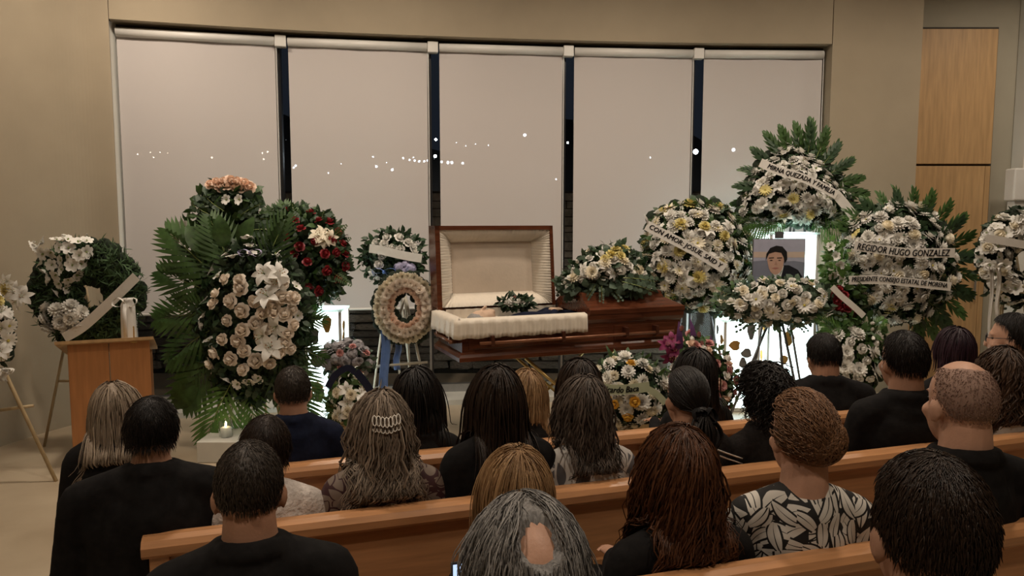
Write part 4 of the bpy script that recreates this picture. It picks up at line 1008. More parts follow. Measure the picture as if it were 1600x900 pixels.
mb = MB(); mb.lathe([(0.12, 0), (0.12, 0.02), (0.03, 0.05), (0.03, c.z-0.05), (0.08, c.z+0.02), (0.09, c.z+0.08)], 16); mb.obj('column', M['clear_glass'], t, True)
# 6 hydrangea and 7 lilies with navy ribbon
a = Arr('hydrangea_arrangement', 'dusty mauve and pink hydrangea arrangement below the red roses', 'flower arrangement', 543, 600, 6.0)
G = ellipse(543, 560, 38, 26); a.backing(ellipse(543, 562, 32, 22), None, 0.08, 20); a.foliage(ellipse(543, 563, 42, 28), None, 180, 11, 'euca', 0.13, 20, 0.4)
a.flowers('hyd', 'dusty', 11, G, None, 13, D=0.14, R=22); a.flowers('carn', 'pink', 6, G, None, 22, D=0.22, R=22, limit=9); a.flowers('carn', 'dusty', 7, G, None, 17, D=0.19, R=22, limit=14)
p = at(543, 600, 6.0); mb = MB(); mb.lathe([(0.10, 0), (0.13, p.z*0.5), (0.11, p.z*0.9), (0.14, p.z)], 16); v_ = mb.obj('flower_bowl', M['white_plastic'], None, True, (p.x, 6.05, 0)); tag(v_, 'tall white pot under the mauve hydrangeas', 'pot')
a = Arr('lily_basket', 'small white lily arrangement with a navy ribbon beside the person in the navy suit', 'flower arrangement', 545, 672, 5.3)
G = [(525, 590), (550, 575), (565, 590), (580, 625), (578, 660), (550, 672), (520, 660), (512, 625)]
a.backing(G, None, 0.10, 20); a.foliage(G, None, 260, 14, 'leaf', 0.15, 22)
a.flowers('lily', 'white', 13, G, None, 16, D=0.18, R=22, limit=18); a.flowers('mum', 'cream', 9, G, None, 19, D=0.18, R=22, limit=10)
a.ribbon([(512, 606), (524, 586), (543, 575), (554, 581)], 10, None, 'ribbon_navy', 0.2); a.ribbon([(556, 580), (572, 600), (585, 622)], 12, None, 'ribbon_navy', 0.2)
a.radial('palm', 'leafb', (540, 640), [(500, 620), (505, 645), (515, 600), (500, 660)], 0.2, D=0.06)
p = at(545, 668, 5.3); mb = MB(); mb.lathe([(0.09, 0), (0.14, p.z+0.08), (0.15, p.z+0.08), (0.13, p.z+0.06)], 16); tag(mb.obj('wicker_basket', M['pole'], None, True, (p.x, 5.36, 0)), 'pale basket holding the lilies with the navy ribbon', 'basket')
# 8 small wreath with blue ribbon, 9 cream ring
a = Arr('rose_wreath', 'white rose wreath with a white banner and pale blue bow near the raised lid', 'wreath', 612, 450, 6.75)
G = ellipse(613, 403, 47, 43); a.backing(ellipse(613, 403, 41, 37), None, 0.06, 20); a.foliage(ellipse(613, 403, 50, 45), None, 450, 12, 'leafd', 0.11, 22, 0.3)
a.flowers('rose', 'white', 7.5, pts=[(604,371),(624,371),(638,379),(600,381),(613,387),(626,389),(648,393),(588,379),(592,413),(590,433),(645,385),(582,425),(597,400)], poly=G, D=0.14, R=22)
a.flowers('hyd', 'lilac', 9, pts=[(624, 418), (634, 414), (641, 420), (630, 424)], D=0.15); a.bow(600, 425, 17, 'ribbon_blue', D=0.18)
a.ribbon([(577, 388), (595, 391), (630, 399), (659, 404)], 13, None, D=0.18)
a.fronds('blade', 'leafd', [((580, 405), (552, 402)), ((645, 420), (672, 424)), ((645, 390), (668, 382))], D=0.04)
easel('ivory easel behind the cream rose ring', 613, 400, 6.82, 0.42, 'pole_white', bar=False)
a = Arr('carnation_ring', 'ring wreath of cream and peach blooms on the ivory easel by the coffin head', 'wreath', 633, 540, 6.2)
O = ellipse(633, 481, 49, 55); Hh = ellipse(633, 481, 17, 23); a.backing(O, Hh, 0.06, 18, m='moss')
for k in range(30):
    t = k*2*PI/30; a.flowers('carn', 'cream', 7.5, pts=[(633+43*math.cos(t), 481+49*math.sin(t))], D=0.06, jit=0.2, up=0.0)
for k in range(24):
    t = k*2*PI/24; a.flowers('carn', 'ivory_rose', 7.5, pts=[(633+33*math.cos(t), 481+39*math.sin(t))], D=0.115, jit=0.2, up=0.0)
for k in range(18):
    t = k*2*PI/18; a.flowers('carn', 'peach', 7, pts=[(633+24*math.cos(t), 481+30*math.sin(t))], D=0.10, jit=0.2, up=0.0)
a.sash(594, 608, 512, 632, 'ribbon_blue', 0.03); a.sash(616, 626, 530, 578, 'ribbon_blue', -0.05)
p = at(633, 462, 6.3)
stand('wreath_easel', 'ivory easel with a crossbar carrying the cream ring wreath', [(p, at(583, 640, 6.15)*1), (p, at(672, 640, 6.15)), (p, Vector((p.x, 6.65, 0)))], [(at(578, 573, 6.2), at(668, 566, 6.2))], 'pole_white', 0.012)
# 10 spray on the coffin lid
sp_ = nl.xy+cd*(CL*0.74)+cn*CW*0.5
a = Arr('coffin_spray', 'low spray of white roses and green hydrangea lying on the closed lid', 'flower spray', 945, 455, sp_.y)
G = [(872, 452), (882, 430), (900, 408), (928, 390), (965, 383), (995, 398), (1012, 425), (1018, 448), (975, 452), (935, 452), (900, 458)]
a.backing(G, None, 0.14, 30); a.foliage(G, None, 380, 14, 'leafd', 0.26, 35); a.foliage([(868, 440), (900, 430), (1000, 430), (1022, 450), (990, 464), (940, 468), (890, 466)], None, 300, 14, 'euca', 0.27, 18, 0.5, 0.9, 'trailing_foliage')
a.flowers('lily', 'white', 13, G, None, 24, D=0.28, R=35, limit=16); a.flowers('rose', 'white', 8, G, None, 13, D=0.27, R=35, limit=46); a.flowers('bud', 'white', 6, pts=[(882, 442), (888, 432), (907, 432), (895, 420), (902, 410), (920, 432), (975, 445), (985, 440)], D=0.28); a.flowers('carn', 'yellow', 9, pts=[(962, 392), (970, 400), (955, 398), (975, 390), (945, 405)], poly=G, D=0.30, R=35); a.flowers('mum', 'cream', 9, G, None, 26, D=0.29, R=35, limit=10)
a.radial('euca', 'euca', (940, 430), [(870, 458), (868, 440), (885, 468), (915, 470), (940, 472), (1020, 455), (1000, 466), (970, 470), (1025, 440)], 0.4, D=0.25)
# 11 round wreath CON AMOR
a = Arr('flower_wreath', 'big round white and yellow wreath whose diagonal banner begins CON AMOR', 'wreath', 1090, 485, 7.05)
G = [(1010, 372), (1020, 340), (1048, 322), (1090, 316), (1132, 324), (1160, 348), (1174, 385), (1175, 425), (1162, 460), (1120, 484), (1080, 480), (1042, 462), (1016, 432), (1006, 400)]
a.backing(G, None, 0.14, 50); a.foliage(G, None, 700, 13, 'leaf', 0.22, 55); a.foliage(ellipse(1090, 398, 92, 86), None, 260, 14, 'euca', 0.16, 50, 0.4, 0.9, 'outer_foliage')
a.flowers('lily', 'white', 14, G, None, 27, D=0.28, R=55, limit=30); a.flowers('mum', 'white', 9, G, None, 15, D=0.25, R=55, limit=80); a.flowers('daisy', 'cream', 10, G, None, 24, D=0.27, R=55, limit=34); a.flowers('mum', 'yellow', 10, G, None, 34, D=0.28, R=55, limit=16); a.flowers('small', 'white', 5, G, None, 12, D=0.26, R=55, limit=60)
a.ribbon([(1010, 352), (1040, 368), (1090, 394), (1132, 420)], 15, 'CON AMOR: JOSUE, SAID Y', D=0.34, tw=0.92, a0=0.04)
a.fronds('blade', 'ribbon', [((1012, 352), (1008, 335))], D=0.3)
easel('grey metal easel behind the round CON AMOR wreath', 1090, 380, 7.15, 0.6, 'pole_grey', bar=False)
# 12 top spray MIRNA QUEZADA
a = Arr('palm_spray', 'highest pointed white flower spray fringed with palm above the portrait', 'flower spray', 1250, 380, 7.05)
G = [(1240, 228), (1268, 238), (1302, 268), (1326, 305), (1332, 340), (1290, 352), (1200, 350), (1155, 345), (1163, 305), (1182, 262), (1210, 238)]
a.backing(G, None, 0.12, 45)
tips = [(1200, 212), (1222, 204), (1245, 198), (1268, 191), (1292, 205), (1312, 224), (1332, 250), (1346, 278), (1353, 302), (1350, 330), (1180, 236), (1164, 264), (1156, 290), (1150, 318), (1285, 198), (1255, 200), (1322, 240), (1340, 268), (1188, 228)]
a.radial('fan', 'leaf', (1250, 300), tips[:14], 0.42, D=0.0, wid=0.95); a.radial('fan', 'leafd', (1250, 300), [(u*0.97+1250*0.03, v*0.97+9) for u, v in tips[:14]], 0.45, D=0.05, wid=0.9)
a.radial('palm', 'leafb', (1250, 320), [(1160, 372), (1185, 380), (1330, 378), (1300, 382), (1345, 360), (1150, 355)], 0.35, D=0.08, wid=0.9)
a.foliage(G, None, 450, 12, 'leafd', 0.19, 50)
a.flowers('lily', 'white', 13, G, None, 24, D=0.25, R=50, limit=30); a.flowers('glad', 'white', 10, G, None, 17, D=0.23, R=50, limit=50); a.flowers('mum', 'white', 8, G, None, 15, D=0.22, R=50, limit=60); a.flowers('daisy', 'yellow', 9, pts=[(1196, 297), (1223, 337), (1266, 335), (1308, 305), (1240, 310)], poly=G, D=0.27, R=50); a.flowers('bud', 'white', 5, pts=[(1222, 240), (1232, 235), (1243, 236), (1252, 232), (1217, 250), (1280, 255)], poly=G, D=0.2, R=50)
a.ribbon([(1188, 254), (1215, 266), (1262, 281), (1308, 305)], 13, 'MIRNA QUEZADA Y FAMILIA', D=0.32, tw=0.86, a0=0.1); a.ribbon([(1306, 303), (1322, 322), (1340, 346)], 14, None, D=0.30)
easel('grey metal easel carrying the pointed palm spray', 1250, 300, 7.18, 0.6, 'pole_grey', bar=False)
# 13 swag in front of the portrait
a = Arr('flower_swag', 'horizontal swag of white and cream blooms on a tripod below the portrait', 'flower arrangement', 1218, 510, 6.45)
G = [(1128, 470), (1145, 448), (1180, 438), (1215, 434), (1255, 437), (1288, 448), (1306, 474), (1292, 498), (1255, 506), (1200, 506), (1158, 502), (1134, 488)]
a.backing(ellipse(1218, 472, 80, 28), None, 0.1, 25); a.foliage(G, None, 480, 12, 'euca', 0.18, 28, 0.42); a.foliage(ellipse(1218, 473, 100, 42), None, 160, 12, 'leaf', 0.12, 28, 0.35, 0.9, 'outer_foliage')
a.flowers('rose', 'white', 8.5, G, None, 15, D=0.22, R=28, limit=40); a.flowers('daisy', 'white', 11, G, None, 27, D=0.23, R=28, limit=14); a.flowers('carn', 'cream', 8, G, None, 20, D=0.22, R=28, limit=26)
a.radial('euca', 'euca', (1218, 475), [(1115, 470), (1118, 490), (1125, 455), (1310, 455), (1322, 475), (1318, 495), (1300, 510), (1150, 515), (1175, 518), (1260, 518)], 0.5, D=0.12)
p = at(1215, 470, 6.5)
stand('portrait_easel', 'dark metal tripod under the swag with the portrait', [(p, at(1140, 652, 6.3)), (p, at(1228, 654, 6.3)), (p, at(1252, 646, 6.6))], [], 'pole_grey', 0.012)
# framed portrait: a flat print in a thin frame
PYt = 6.72; p0 = at(1176, 440, PYt); p1 = at(1258, 374, PYt); w_ = p1.x-p0.x; h_ = p1.z-p0.z+0.04; 
pf = thing('portrait', 'framed portrait of a person in a dark jacket above the swag', 'picture', (p0.x, PYt, p0.z-0.05))
h_ = p1.z-p0.z+0.05
mb = MB(); mb.bbox(-0.006, w_+0.006, 0.0, 0.018, -0.006, h_+0.006, 0.003); mb.obj('frame', M['pole_grey'], pf)
def pp(x, y, d=-0.002): return (x*w_, d, y*h_)
def shape(name, pts, col, d, parent):
    mb = MB(); mb.add([pp(x, y, d) for x, y in pts], [tuple(range(len(pts)))]); return mb.obj(name, mat('print_'+name, col, 0.4, 0.06, 12), parent)
pr = shape('print', [(0, 0), (1, 0), (1, 1), (0, 1)], (0.40, 0.40, 0.50), -0.001, pf)
shape('printed_glow', [(0, 0.62), (1, 0.62), (1, 0.74), (0, 0.74)], (0.55, 0.43, 0.36), -0.0015, pr)
shape('printed_town', [(0, 0.0), (1, 0.0), (1, 0.52), (0.8, 0.55), (0.5, 0.53), (0.2, 0.56), (0, 0.54)], (0.20, 0.21, 0.27), -0.002, pr)
shape('printed_jacket', [(0.28, 0), (0.98, 0), (0.97, 0.22), (0.88, 0.36), (0.70, 0.46), (0.60, 0.46), (0.50, 0.30), (0.36, 0.20)], (0.012, 0.012, 0.018), -0.003, pr)
shape('printed_shirt', [(0.38, 0.05), (0.52, 0.05), (0.60, 0.45), (0.52, 0.42), (0.40, 0.28)], (0.62, 0.62, 0.62), -0.0035, pr)
shape('printed_face', ellipse_pts if False else [(0.42+0.175*math.cos(t)*(1.0 if math.sin(t) > 0 else 0.88)+0.02, 0.53+0.27*math.sin(t)) for t in np.linspace(0, 2*PI, 20)[:-1]], (0.52, 0.32, 0.24), -0.004, pr)
shape('printed_hair', [(0.24, 0.56), (0.25, 0.70), (0.32, 0.82), (0.44, 0.87), (0.56, 0.85), (0.65, 0.74), (0.66, 0.58), (0.61, 0.50), (0.59, 0.62), (0.54, 0.72), (0.42, 0.74), (0.30, 0.70)], (0.012, 0.011, 0.012), -0.005, pr)
for x, nm in ((0.35, 'printed_brow'), (0.51, 'printed_brow')): shape(nm, [(x-0.05, 0.60), (x+0.05, 0.605), (x+0.05, 0.625), (x-0.05, 0.62)], (0.03, 0.02, 0.02), -0.005, pr)
for x in (0.35, 0.51): shape('printed_eye', [(x-0.035, 0.56), (x, 0.55), (x+0.035, 0.56), (x, 0.575)], (0.03, 0.02, 0.02), -0.005, pr)
shape('printed_nose', [(0.41, 0.47), (0.47, 0.47), (0.44, 0.56)], (0.42, 0.24, 0.18), -0.005, pr); shape('printed_mouth', [(0.36, 0.395), (0.43, 0.375), (0.51, 0.40), (0.43, 0.415)], (0.40, 0.16, 0.14), -0.005, pr)
mb = MB(); mb.box(w_*0.42, w_*0.58, 0.0, 0.02, h_+0.008, h_+0.07); mb.obj('clip', M['pole_grey'], pf)
q = at(1217, 400, PYt)
stand('portrait_easel', 'grey easel standing behind the framed portrait', [(Vector((q.x, PYt+0.05, q.z+0.1)), Vector((q.x-0.28, PYt-0.05, 0))), (Vector((q.x, PYt+0.05, q.z+0.1)), Vector((q.x+0.28, PYt-0.05, 0))), (Vector((q.x, PYt+0.05, q.z+0.1)), Vector((q.x, PYt+0.35, 0)))], [(Vector((q.x-0.2, PYt, p0.z-0.08)), Vector((q.x+0.2, PYt, p0.z-0.08)))], 'pole_grey', 0.011)
# 14 REGIDOR wreath
a = Arr('flower_wreath', 'huge round white chrysanthemum wreath with two lettered banners before the oak door', 'wreath', 1405, 530, 6.7)
G = ellipse(1402, 412, 93, 93)
a.backing(ellipse(1402, 412, 88, 88), None, 0.12, 55)
tips = [(1352, 312), (1376, 304), (1402, 297), (1430, 298), (1458, 303), (1486, 318), (1508, 338), (1522, 366), (1528, 398), (1526, 432), (1520, 462), (1506, 492), (1486, 514), (1462, 526), (1440, 524), (1330, 330), (1316, 352), (1308, 385)]
a.radial('fan', 'leaf', (1402, 412), tips, 0.5, D=0.0, wid=0.95); a.radial('fan', 'leafd', (1402, 412), [(u*0.97+42, v*0.97+16) for u, v in tips[::2]], 0.45, D=0.05, wid=0.95)
a.foliage(G, None, 900, 13, 'leafd', 0.22, 60)
a.flowers('mum', 'white', 11, G, None, 23, D=0.25, R=60, limit=46); a.flowers('pom', 'cream', 11, G, None, 42, D=0.26, R=60, limit=16); a.flowers('daisy', 'white', 9, G, None, 18, D=0.25, R=60, limit=50); a.flowers('rose', 'white', 8, G, None, 24, D=0.26, R=60, limit=24); a.flowers('lily', 'white', 13, G, None, 40, D=0.26, R=60, limit=14); a.flowers('small', 'yellow', 6, pts=[(1385, 480), (1390, 476), (1395, 482), (1340, 362), (1335, 368), (1387, 488)], poly=G, D=0.27, R=60)
a.ribbon([(1335, 384), (1370, 389), (1420, 395), (1492, 395)], 14, 'REGIDOR HUGO GONZALEZ', D=0.32, tw=0.92, a0=0.03, tsize=0.7); a.ribbon([(1326, 438), (1370, 437), (1420, 441), (1486, 448)], 13, 'PRESIDENTE CONSEJO ESTATAL DE MORENA', D=0.32, tw=0.93, a0=0.03, tsize=0.7)
easel('pale wooden easel under the huge two-banner wreath', 1405, 420, 6.82, 0.6, 'pole', bar=False)
# 15 red roses with banner, 16 low white flowers
a = Arr('red_rose_spray', 'small red rose spray with a slanting white ribbon left of the two-banner wreath', 'flower spray', 1312, 520, 6.5)
G = [(1285, 455), (1300, 440), (1330, 445), (1350, 470), (1352, 497), (1330, 505), (1300, 500), (1290, 480)]
a.backing(G, None, 0.06, 18); a.foliage(ellipse(1316, 470, 36, 44), None, 280, 13, 'leaf', 0.12, 25); a.flowers('rose', 'red', 8, pts=[(1310, 452), (1318, 462), (1308, 470), (1312, 482), (1325, 480), (1335, 486), (1318, 492), (1330, 494), (1342, 490), (1306, 460)], poly=G, D=0.16, R=20)
a.flowers('glad', 'white', 9, pts=[(1298, 385), (1306, 400), (1312, 415), (1302, 430), (1316, 440), (1310, 425)], D=0.1); a.foliage(ellipse(1306, 410, 18, 36), None, 120, 13, 'leafb', 0.1, 18, name='upper_foliage')
a.ribbon([(1300, 448), (1315, 463), (1335, 480), (1350, 494)], 9, None, D=0.22)
easel('slim easel behind the small red rose spray', 1314, 440, 6.6, 0.35, 'pole_grey', 0.008, bar=False)
a = Arr('white_arrangement', 'low white chrysanthemum arrangement at the foot of the two-banner wreath', 'flower arrangement', 1330, 620, 6.4)
G = [(1290, 530), (1310, 512), (1350, 508), (1378, 530), (1378, 590), (1350, 618), (1300, 615)]
a.backing(G, None, 0.12, 25); a.foliage(ellipse(1334, 550, 55, 62), None, 420, 14, 'leaf', 0.17, 35)
a.flowers('mum', 'white', 13, G, None, 22, D=0.2, R=30, limit=18); a.flowers('rose', 'white', 8, G, None, 18, D=0.2, R=30, limit=20); a.flowers('bud', 'white', 6, pts=[(1362, 505), (1362, 515), (1364, 527), (1366, 540), (1360, 548)], D=0.16)
a.radial('palm', 'leafb', (1330, 545), [(1285, 500), (1300, 492), (1345, 488), (1380, 500), (1278, 530)], 0.25, D=0.06)
p = at(1330, 615, 6.4); mb = MB(); mb.lathe([(0.12, 0), (0.17, p.z+0.06), (0.18, p.z+0.06), (0.15, p.z+0.04)], 16); tag(mb.obj('wicker_basket', M['pole'], None, True, (p.x, 6.46, 0)), 'basket under the low white chrysanthemums', 'basket')
# 17 right ring
a = Arr('flower_wreath', 'white ring wreath with bow and long tails cut by the right edge', 'wreath', 1590, 480, 6.55)
O = ellipse(1592, 402, 62, 73); Hh = ellipse(1598, 408, 17, 22); a.backing(O, Hh, 0.08, 25); a.foliage(ellipse(1592, 404, 66, 80), Hh, 320, 11, 'leafd', 0.08, 25)
a.flowers('glad', 'white', 11, O, Hh, 15, D=0.16, R=25); a.flowers('carn', 'white', 9, O, Hh, 17, D=0.15, R=25); a.flowers('rose', 'cream', 8, O, Hh, 26, D=0.17, R=25)
a.ribbon([(1540, 372), (1570, 377), (1610, 384), (1640, 388)], 12, None, D=0.24); a.bow(1556, 416, 16, D=0.22); a.sash(1543, 549, 418, 545, 'ribbon', 0.2) if False else a.sash(1545, 1551, 418, 545, 'ribbon', 0.2); a.sash(1556, 1563, 418, 500, 'ribbon', 0.2)
easel('wooden easel behind the ring wreath at the right edge', 1590, 390, 6.62, 0.5, 'pole')
# 18 basket with yellow roses
a = Arr('flower_basket', 'white chrysanthemum and yellow rose basket with a pale green lettered ribbon before the coffin', 'flower arrangement', 990, 672, 5.1)
G = [(928, 582), (945, 564), (975, 556), (1012, 566), (1034, 588), (1044, 625), (1034, 655), (1005, 672), (965, 672), (938, 650), (930, 610)]
a.backing(G, None, 0.14, 35); a.foliage(G, None, 420, 13, 'leafd', 0.20, 40); a.foliage(ellipse(988, 612, 64, 64), None, 120, 15, 'leaf', 0.14, 40, 0.28, 0.9, 'outer_foliage')
a.flowers('mum', 'white', 12, G, None, 20, D=0.24, R=40, limit=34); a.flowers('mum', 'cream', 9, G, None, 20, D=0.24, R=40, limit=24); a.flowers('rose', 'gold', 8, pts=[(986, 567), (992, 628), (981, 652), (950, 625), (960, 632)], poly=G, D=0.29, R=40, jit=0.15)
a.ribbon([(935, 606), (960, 609), (985, 608), (1015, 604)], 15, 'Ricardo Baca', 'ribbon_green', D=0.32, tw=0.72, a0=0.06, shear=0.3); a.ribbon([(1008, 606), (1025, 615), (1040, 630)], 10, None, 'ribbon_green', D=0.28)
a.fronds('blade', 'leaf', [((960, 570), (948, 540)), ((965, 570), (960, 545)), ((1015, 580), (1030, 560)), ((1020, 590), (1042, 575)), ((1000, 570), (1005, 548))], D=0.05)
p = at(988, 668, 5.1); mb = MB(); mb.lathe([(0.14, 0), (0.20, p.z+0.06), (0.21, p.z+0.06), (0.18, p.z+0.04)], 16); tag(mb.obj('wicker_basket', M['pole'], None, True, (p.x, 5.17, 0)), 'basket under the yellow roses in front of the coffin', 'basket')
# 19 pink and purple arrangement
a = Arr('pink_arrangement', 'upright arrangement of pink roses and magenta blooms right of the coffin', 'flower arrangement', 1100, 640, 5.6)
G = [(1058, 530), (1080, 520), (1110, 535), (1140, 560), (1152, 595), (1148, 630), (1110, 642), (1060, 640), (1050, 580)]
a.backing([(1065, 540), (1100, 540), (1140, 575), (1142, 625), (1065, 630)], None, 0.1, 25); a.foliage(G, None, 420, 13, 'leaf', 0.18, 35)
a.flowers('carn', 'pink', 9, G, None, 19, D=0.22, R=35, limit=26); a.flowers('rose', 'white', 8, G, None, 21, D=0.22, R=35, limit=18); a.flowers('rose', 'peach', 8, G, None, 22, D=0.22, R=35, limit=14); a.flowers('bud', 'pink', 8, pts=[(1064, 515), (1092, 525), (1095, 540), (1112, 555)], D=0.12, up=0.9); a.flowers('lily', 'magenta', 15, pts=[(1042, 538), (1050, 530), (1048, 558), (1055, 548)], D=0.12)
a.fronds('blade', 'purple', [((1080, 560), (1082, 500)), ((1105, 560), (1112, 525)), ((1060, 560), (1062, 505))], D=0.06)
p = at(1100, 638, 5.6); mb = MB(); mb.lathe([(0.12, 0), (0.17, p.z+0.06), (0.18, p.z+0.06), (0.15, p.z+0.04)], 16); tag(mb.obj('wicker_basket', M['pole'], None, True, (p.x, 5.66, 0)), 'basket under the pink and magenta blooms', 'basket')
# 20 small bouquet laid in the coffin
bq = nl.xy+cd*0.66+cn*0.44; b3 = at(806, 474, bq.y)
a = Arr('bouquet', 'little bunch of white roses laid inside the open coffin', 'bouquet', 806, 480, bq.y)
a.foliage(ellipse(806, 473, 26, 8), None, 130, 13, 'leafd', 0.06, 8, 0.3); a.flowers('rose', 'white', 5, pts=[(792, 472), (800, 468), (806, 474), (812, 469), (798, 475), (818, 472)], D=0.06, up=0.8); a.flowers('small', 'pink', 3, pts=[(804, 464), (810, 465)], D=0.05)

# ================================================================== PEOPLE
CR = np.array([0.077, 0.097, 0.099]); CC = np.array([0.0, -0.012, 0.018])     # cranium radii and centre in head space
def hairdir(d, style):
    """>0 inside the haired part of the scalp (d: unit directions in head space)"""
    x, y, z = d[:, 0], d[:, 1], d[:, 2]
    line = np.where(y > 0.15, 0.38+0.55*(y-0.15), -0.62+0.85*np.clip(y+0.45, 0, 1.0))
    return z-line
def tubes(P, R, n=3):
    """P (N,S,3) strand points, R (N,S) radii -> verts, faces"""
    N_, S, _ = P.shape; T = np.gradient(P, axis=1); T /= np.maximum(np.linalg.norm(T, axis=2, keepdims=True), 1e-8)
    ref = np.array([0.3, 0.2, 1.0]); A = np.cross(T, np.broadcast_to(np.array([0.9, 0.35, 0.25]), T.shape)); A /= np.maximum(np.linalg.norm(A, axis=2, keepdims=True), 1e-6); B = np.cross(T, A)
    V = np.zeros((N_, S, n, 3))
    for k in range(n):
        a = 2*PI*k/n; V[:, :, k] = P+(A*math.cos(a)+B*math.sin(a))*R[:, :, None]
    idx = np.arange(N_*S*n).reshape(N_, S, n); F = []
    for k in range(n):
        k2 = (k+1) % n
        F.append(np.stack([idx[:, :-1, k], idx[:, :-1, k2], idx[:, 1:, k2], idx[:, 1:, k]], -1).reshape(-1, 4))
    return V.reshape(-1, 3), np.concatenate(F)
def build_hair(root, hz, s, Rh, spec, coll, seed, pew_y=None, pew_z=0.8):
    rng = np.random.RandomState(seed); st = spec['style']; Hc = np.array([0, 0, hz]); Rm = np.array(Rh)
    def w2(q): return (Rm@(q*s).T).T+Hc                  # head space -> person space
    mb = MB()
    # cap that dips under the skin outside the hairline
    nu, nv = 40, 24; th, ph = np.meshgrid(np.linspace(0.02, PI-0.02, nv), np.linspace(0, 2*PI, nu, endpoint=False), indexing='ij')
    d = np.stack([np.sin(th)*np.cos(ph), np.sin(th)*np.sin(ph), np.cos(th)], -1).reshape(-1, 3)
    k = np.clip(hairdir(d, st)/0.12, -0.3, 1.0); thick = spec.get('thick', 0.10)
    if 'bald' in spec:      # bare patch on the crown: (centre dir, cos of radius)
        c, rad = spec['bald']; c = np.array(c)/np.linalg.norm(c); bl = np.clip((d@c-rad+0.02*np.sin(d[:, 0]*31+1)*np.sin(d[:, 2]*27))/min(0.10, (1-rad)*0.4), 0, 1.3); k = np.minimum(k, 1-bl)
    fac = 0.95+(0.05+thick)*np.clip(k, -0.3, 1)*np.where(d[:, 2] < -0.2, 0.75, 1)
    lump = 0.012*np.sin(d[:, 0]*17+seed)*np.sin(d[:, 1]*15+d[:, 2]*13)
    q = CC+d*CR*(fac+lump*np.clip(k, 0, 1))[:, None]
    idx = np.arange(nv*nu).reshape(nv, nu); F = [(idx[i, j], idx[i+1, j], idx[i+1, (j+1) % nu], idx[i, (j+1) % nu]) for i in range(nv-1) for j in range(nu)]
    mb.add(w2(q).tolist(), [tuple(int(a) for a in f) for f in F], 0, np.clip(0.35+0.2*rng.rand(len(q)), 0, 1))
    # strands
    N_ = spec.get('n', 300); S = spec.get('S', 14); L_ = spec.get('len', 0.05)*s; rad = spec.get('r', 0.004)*s
    d = rng.normal(0, 1, (N_*8, 3)); d /= np.linalg.norm(d, axis=1)[:, None]; ok = hairdir(d, st) > 0.06
    if 'bald' in spec: ok &= (d@c) < rad_c(spec)
    if spec.get('top'): ok &= d[:, 2] > -0.15
    d = d[ok][:N_]; N_ = len(d)
    lay = spec.get('lay', 0.10)*rng.rand(N_)+1.0+thick*(0.65 if st == 'long' else 0.96)
    q = CC+d*CR*lay[:, None]; p = w2(q); P = [p.copy()]
    Wv = np.array(spec.get('crown', (0.0, -0.25, 0.97))); Wv /= np.linalg.norm(Wv)
    g = np.array([0, 0, -1.0]); Ls = L_*(0.75+0.35*rng.rand(N_)); grav = spec.get('grav', 0.9); wob = rng.normal(0, spec.get('mess', 0.15), (N_, 3))
    tgt = spec.get('gather')
    for i in range(S-1):
        qh = (Rm.T@(p-Hc).T).T/s-CC; dd = qh/CR; m = np.linalg.norm(dd, axis=1); un = dd/np.maximum(m, 1e-6)[:, None]
        aw = un-Wv; aw -= un*np.sum(aw*un, 1)[:, None]; aw /= np.maximum(np.linalg.norm(aw, axis=1), 1e-3)[:, None]
        aw = aw+np.stack([np.sign(un[:, 0])*np.clip(un[:, 1], 0, 1)*1.2, -np.clip(un[:, 1], 0, 1)*1.0, np.zeros(N_)], -1)
        low = np.clip((-0.25-un[:, 2])/0.3, 0, 1)[:, None]; awp = (Rm@aw.T).T
        if tgt is not None:
            tv = (np.array(tgt)-(qh+CC)); tv /= np.maximum(np.linalg.norm(tv, axis=1), 0.01)[:, None]; dirv = (Rm@tv.T).T+wob*0.5
        else: dirv = awp*(1-low)*1.0+g*(grav+low*1.2)+wob*(1 if i else 2)
        dirv /= np.linalg.norm(dirv, axis=1)[:, None]; p = p+dirv*(Ls/(S-1))[:, None]
        # stay outside the head
        qh = (Rm.T@(p-Hc).T).T/s-CC; m = np.linalg.norm(qh/CR, axis=1); lim = lay+(spec.get('lift', 0.0)*i/S)
        f = np.where((m < lim), lim/np.maximum(m, 1e-6), 1.0); p = w2(CC+qh*f[:, None])
        for (a, b, r) in coll:       # and outside neck / shoulders / back (capsules)
            a = np.array(a); b = np.array(b); ab = b-a; t = np.clip(((p-a)@ab)/max(ab@ab, 1e-9), 0, 1); c0 = a+t[:, None]*ab; v = p-c0; dist = np.linalg.norm(v, axis=1)
            rr = r+0.012*(lay-1.0)/0.1; f = np.where(dist < rr, rr/np.maximum(dist, 1e-6), 1.0); p = c0+v*f[:, None]
        if pew_y is not None: p[:, 1] = np.where((p[:, 2] < pew_z+0.03) & (p[:, 1] < pew_y), pew_y+0.004*rng.rand(N_), p[:, 1])
        P.append(p.copy())
    P = np.stack(P, 1)
    if 'bald' in spec:      # no strand is combed across the bare patch
        qa = (P.reshape(-1, 3)-Hc)@Rm/s-CC; qa = qa/CR; qa /= np.maximum(np.linalg.norm(qa, axis=1), 1e-6)[:, None]
        keep = ~np.any((qa@c).reshape(N_, S) > spec['bald'][1]+0.025, axis=1); P = P[keep]; Ls = Ls[keep]; N_ = len(P)
    tt = np.linspace(0, 1, S)[None, :]
    wv = spec.get('wave', 0.0)*s
    if wv:
        lam = spec.get('lam', 0.09)*s; phs = rng.rand(N_, 1)*6.28*spec.get('phase', 1.0)+P[:, :1, 0]*20; arc = tt*Ls[:, None]; ramp = np.clip(tt*2.2, 0.1, 1)
        P[:, :, 0] += wv*np.sin(arc/lam*6.28+phs)*ramp; P[:, :, 1] += wv*0.7*np.cos(arc/lam*6.28+phs*1.3)*ramp
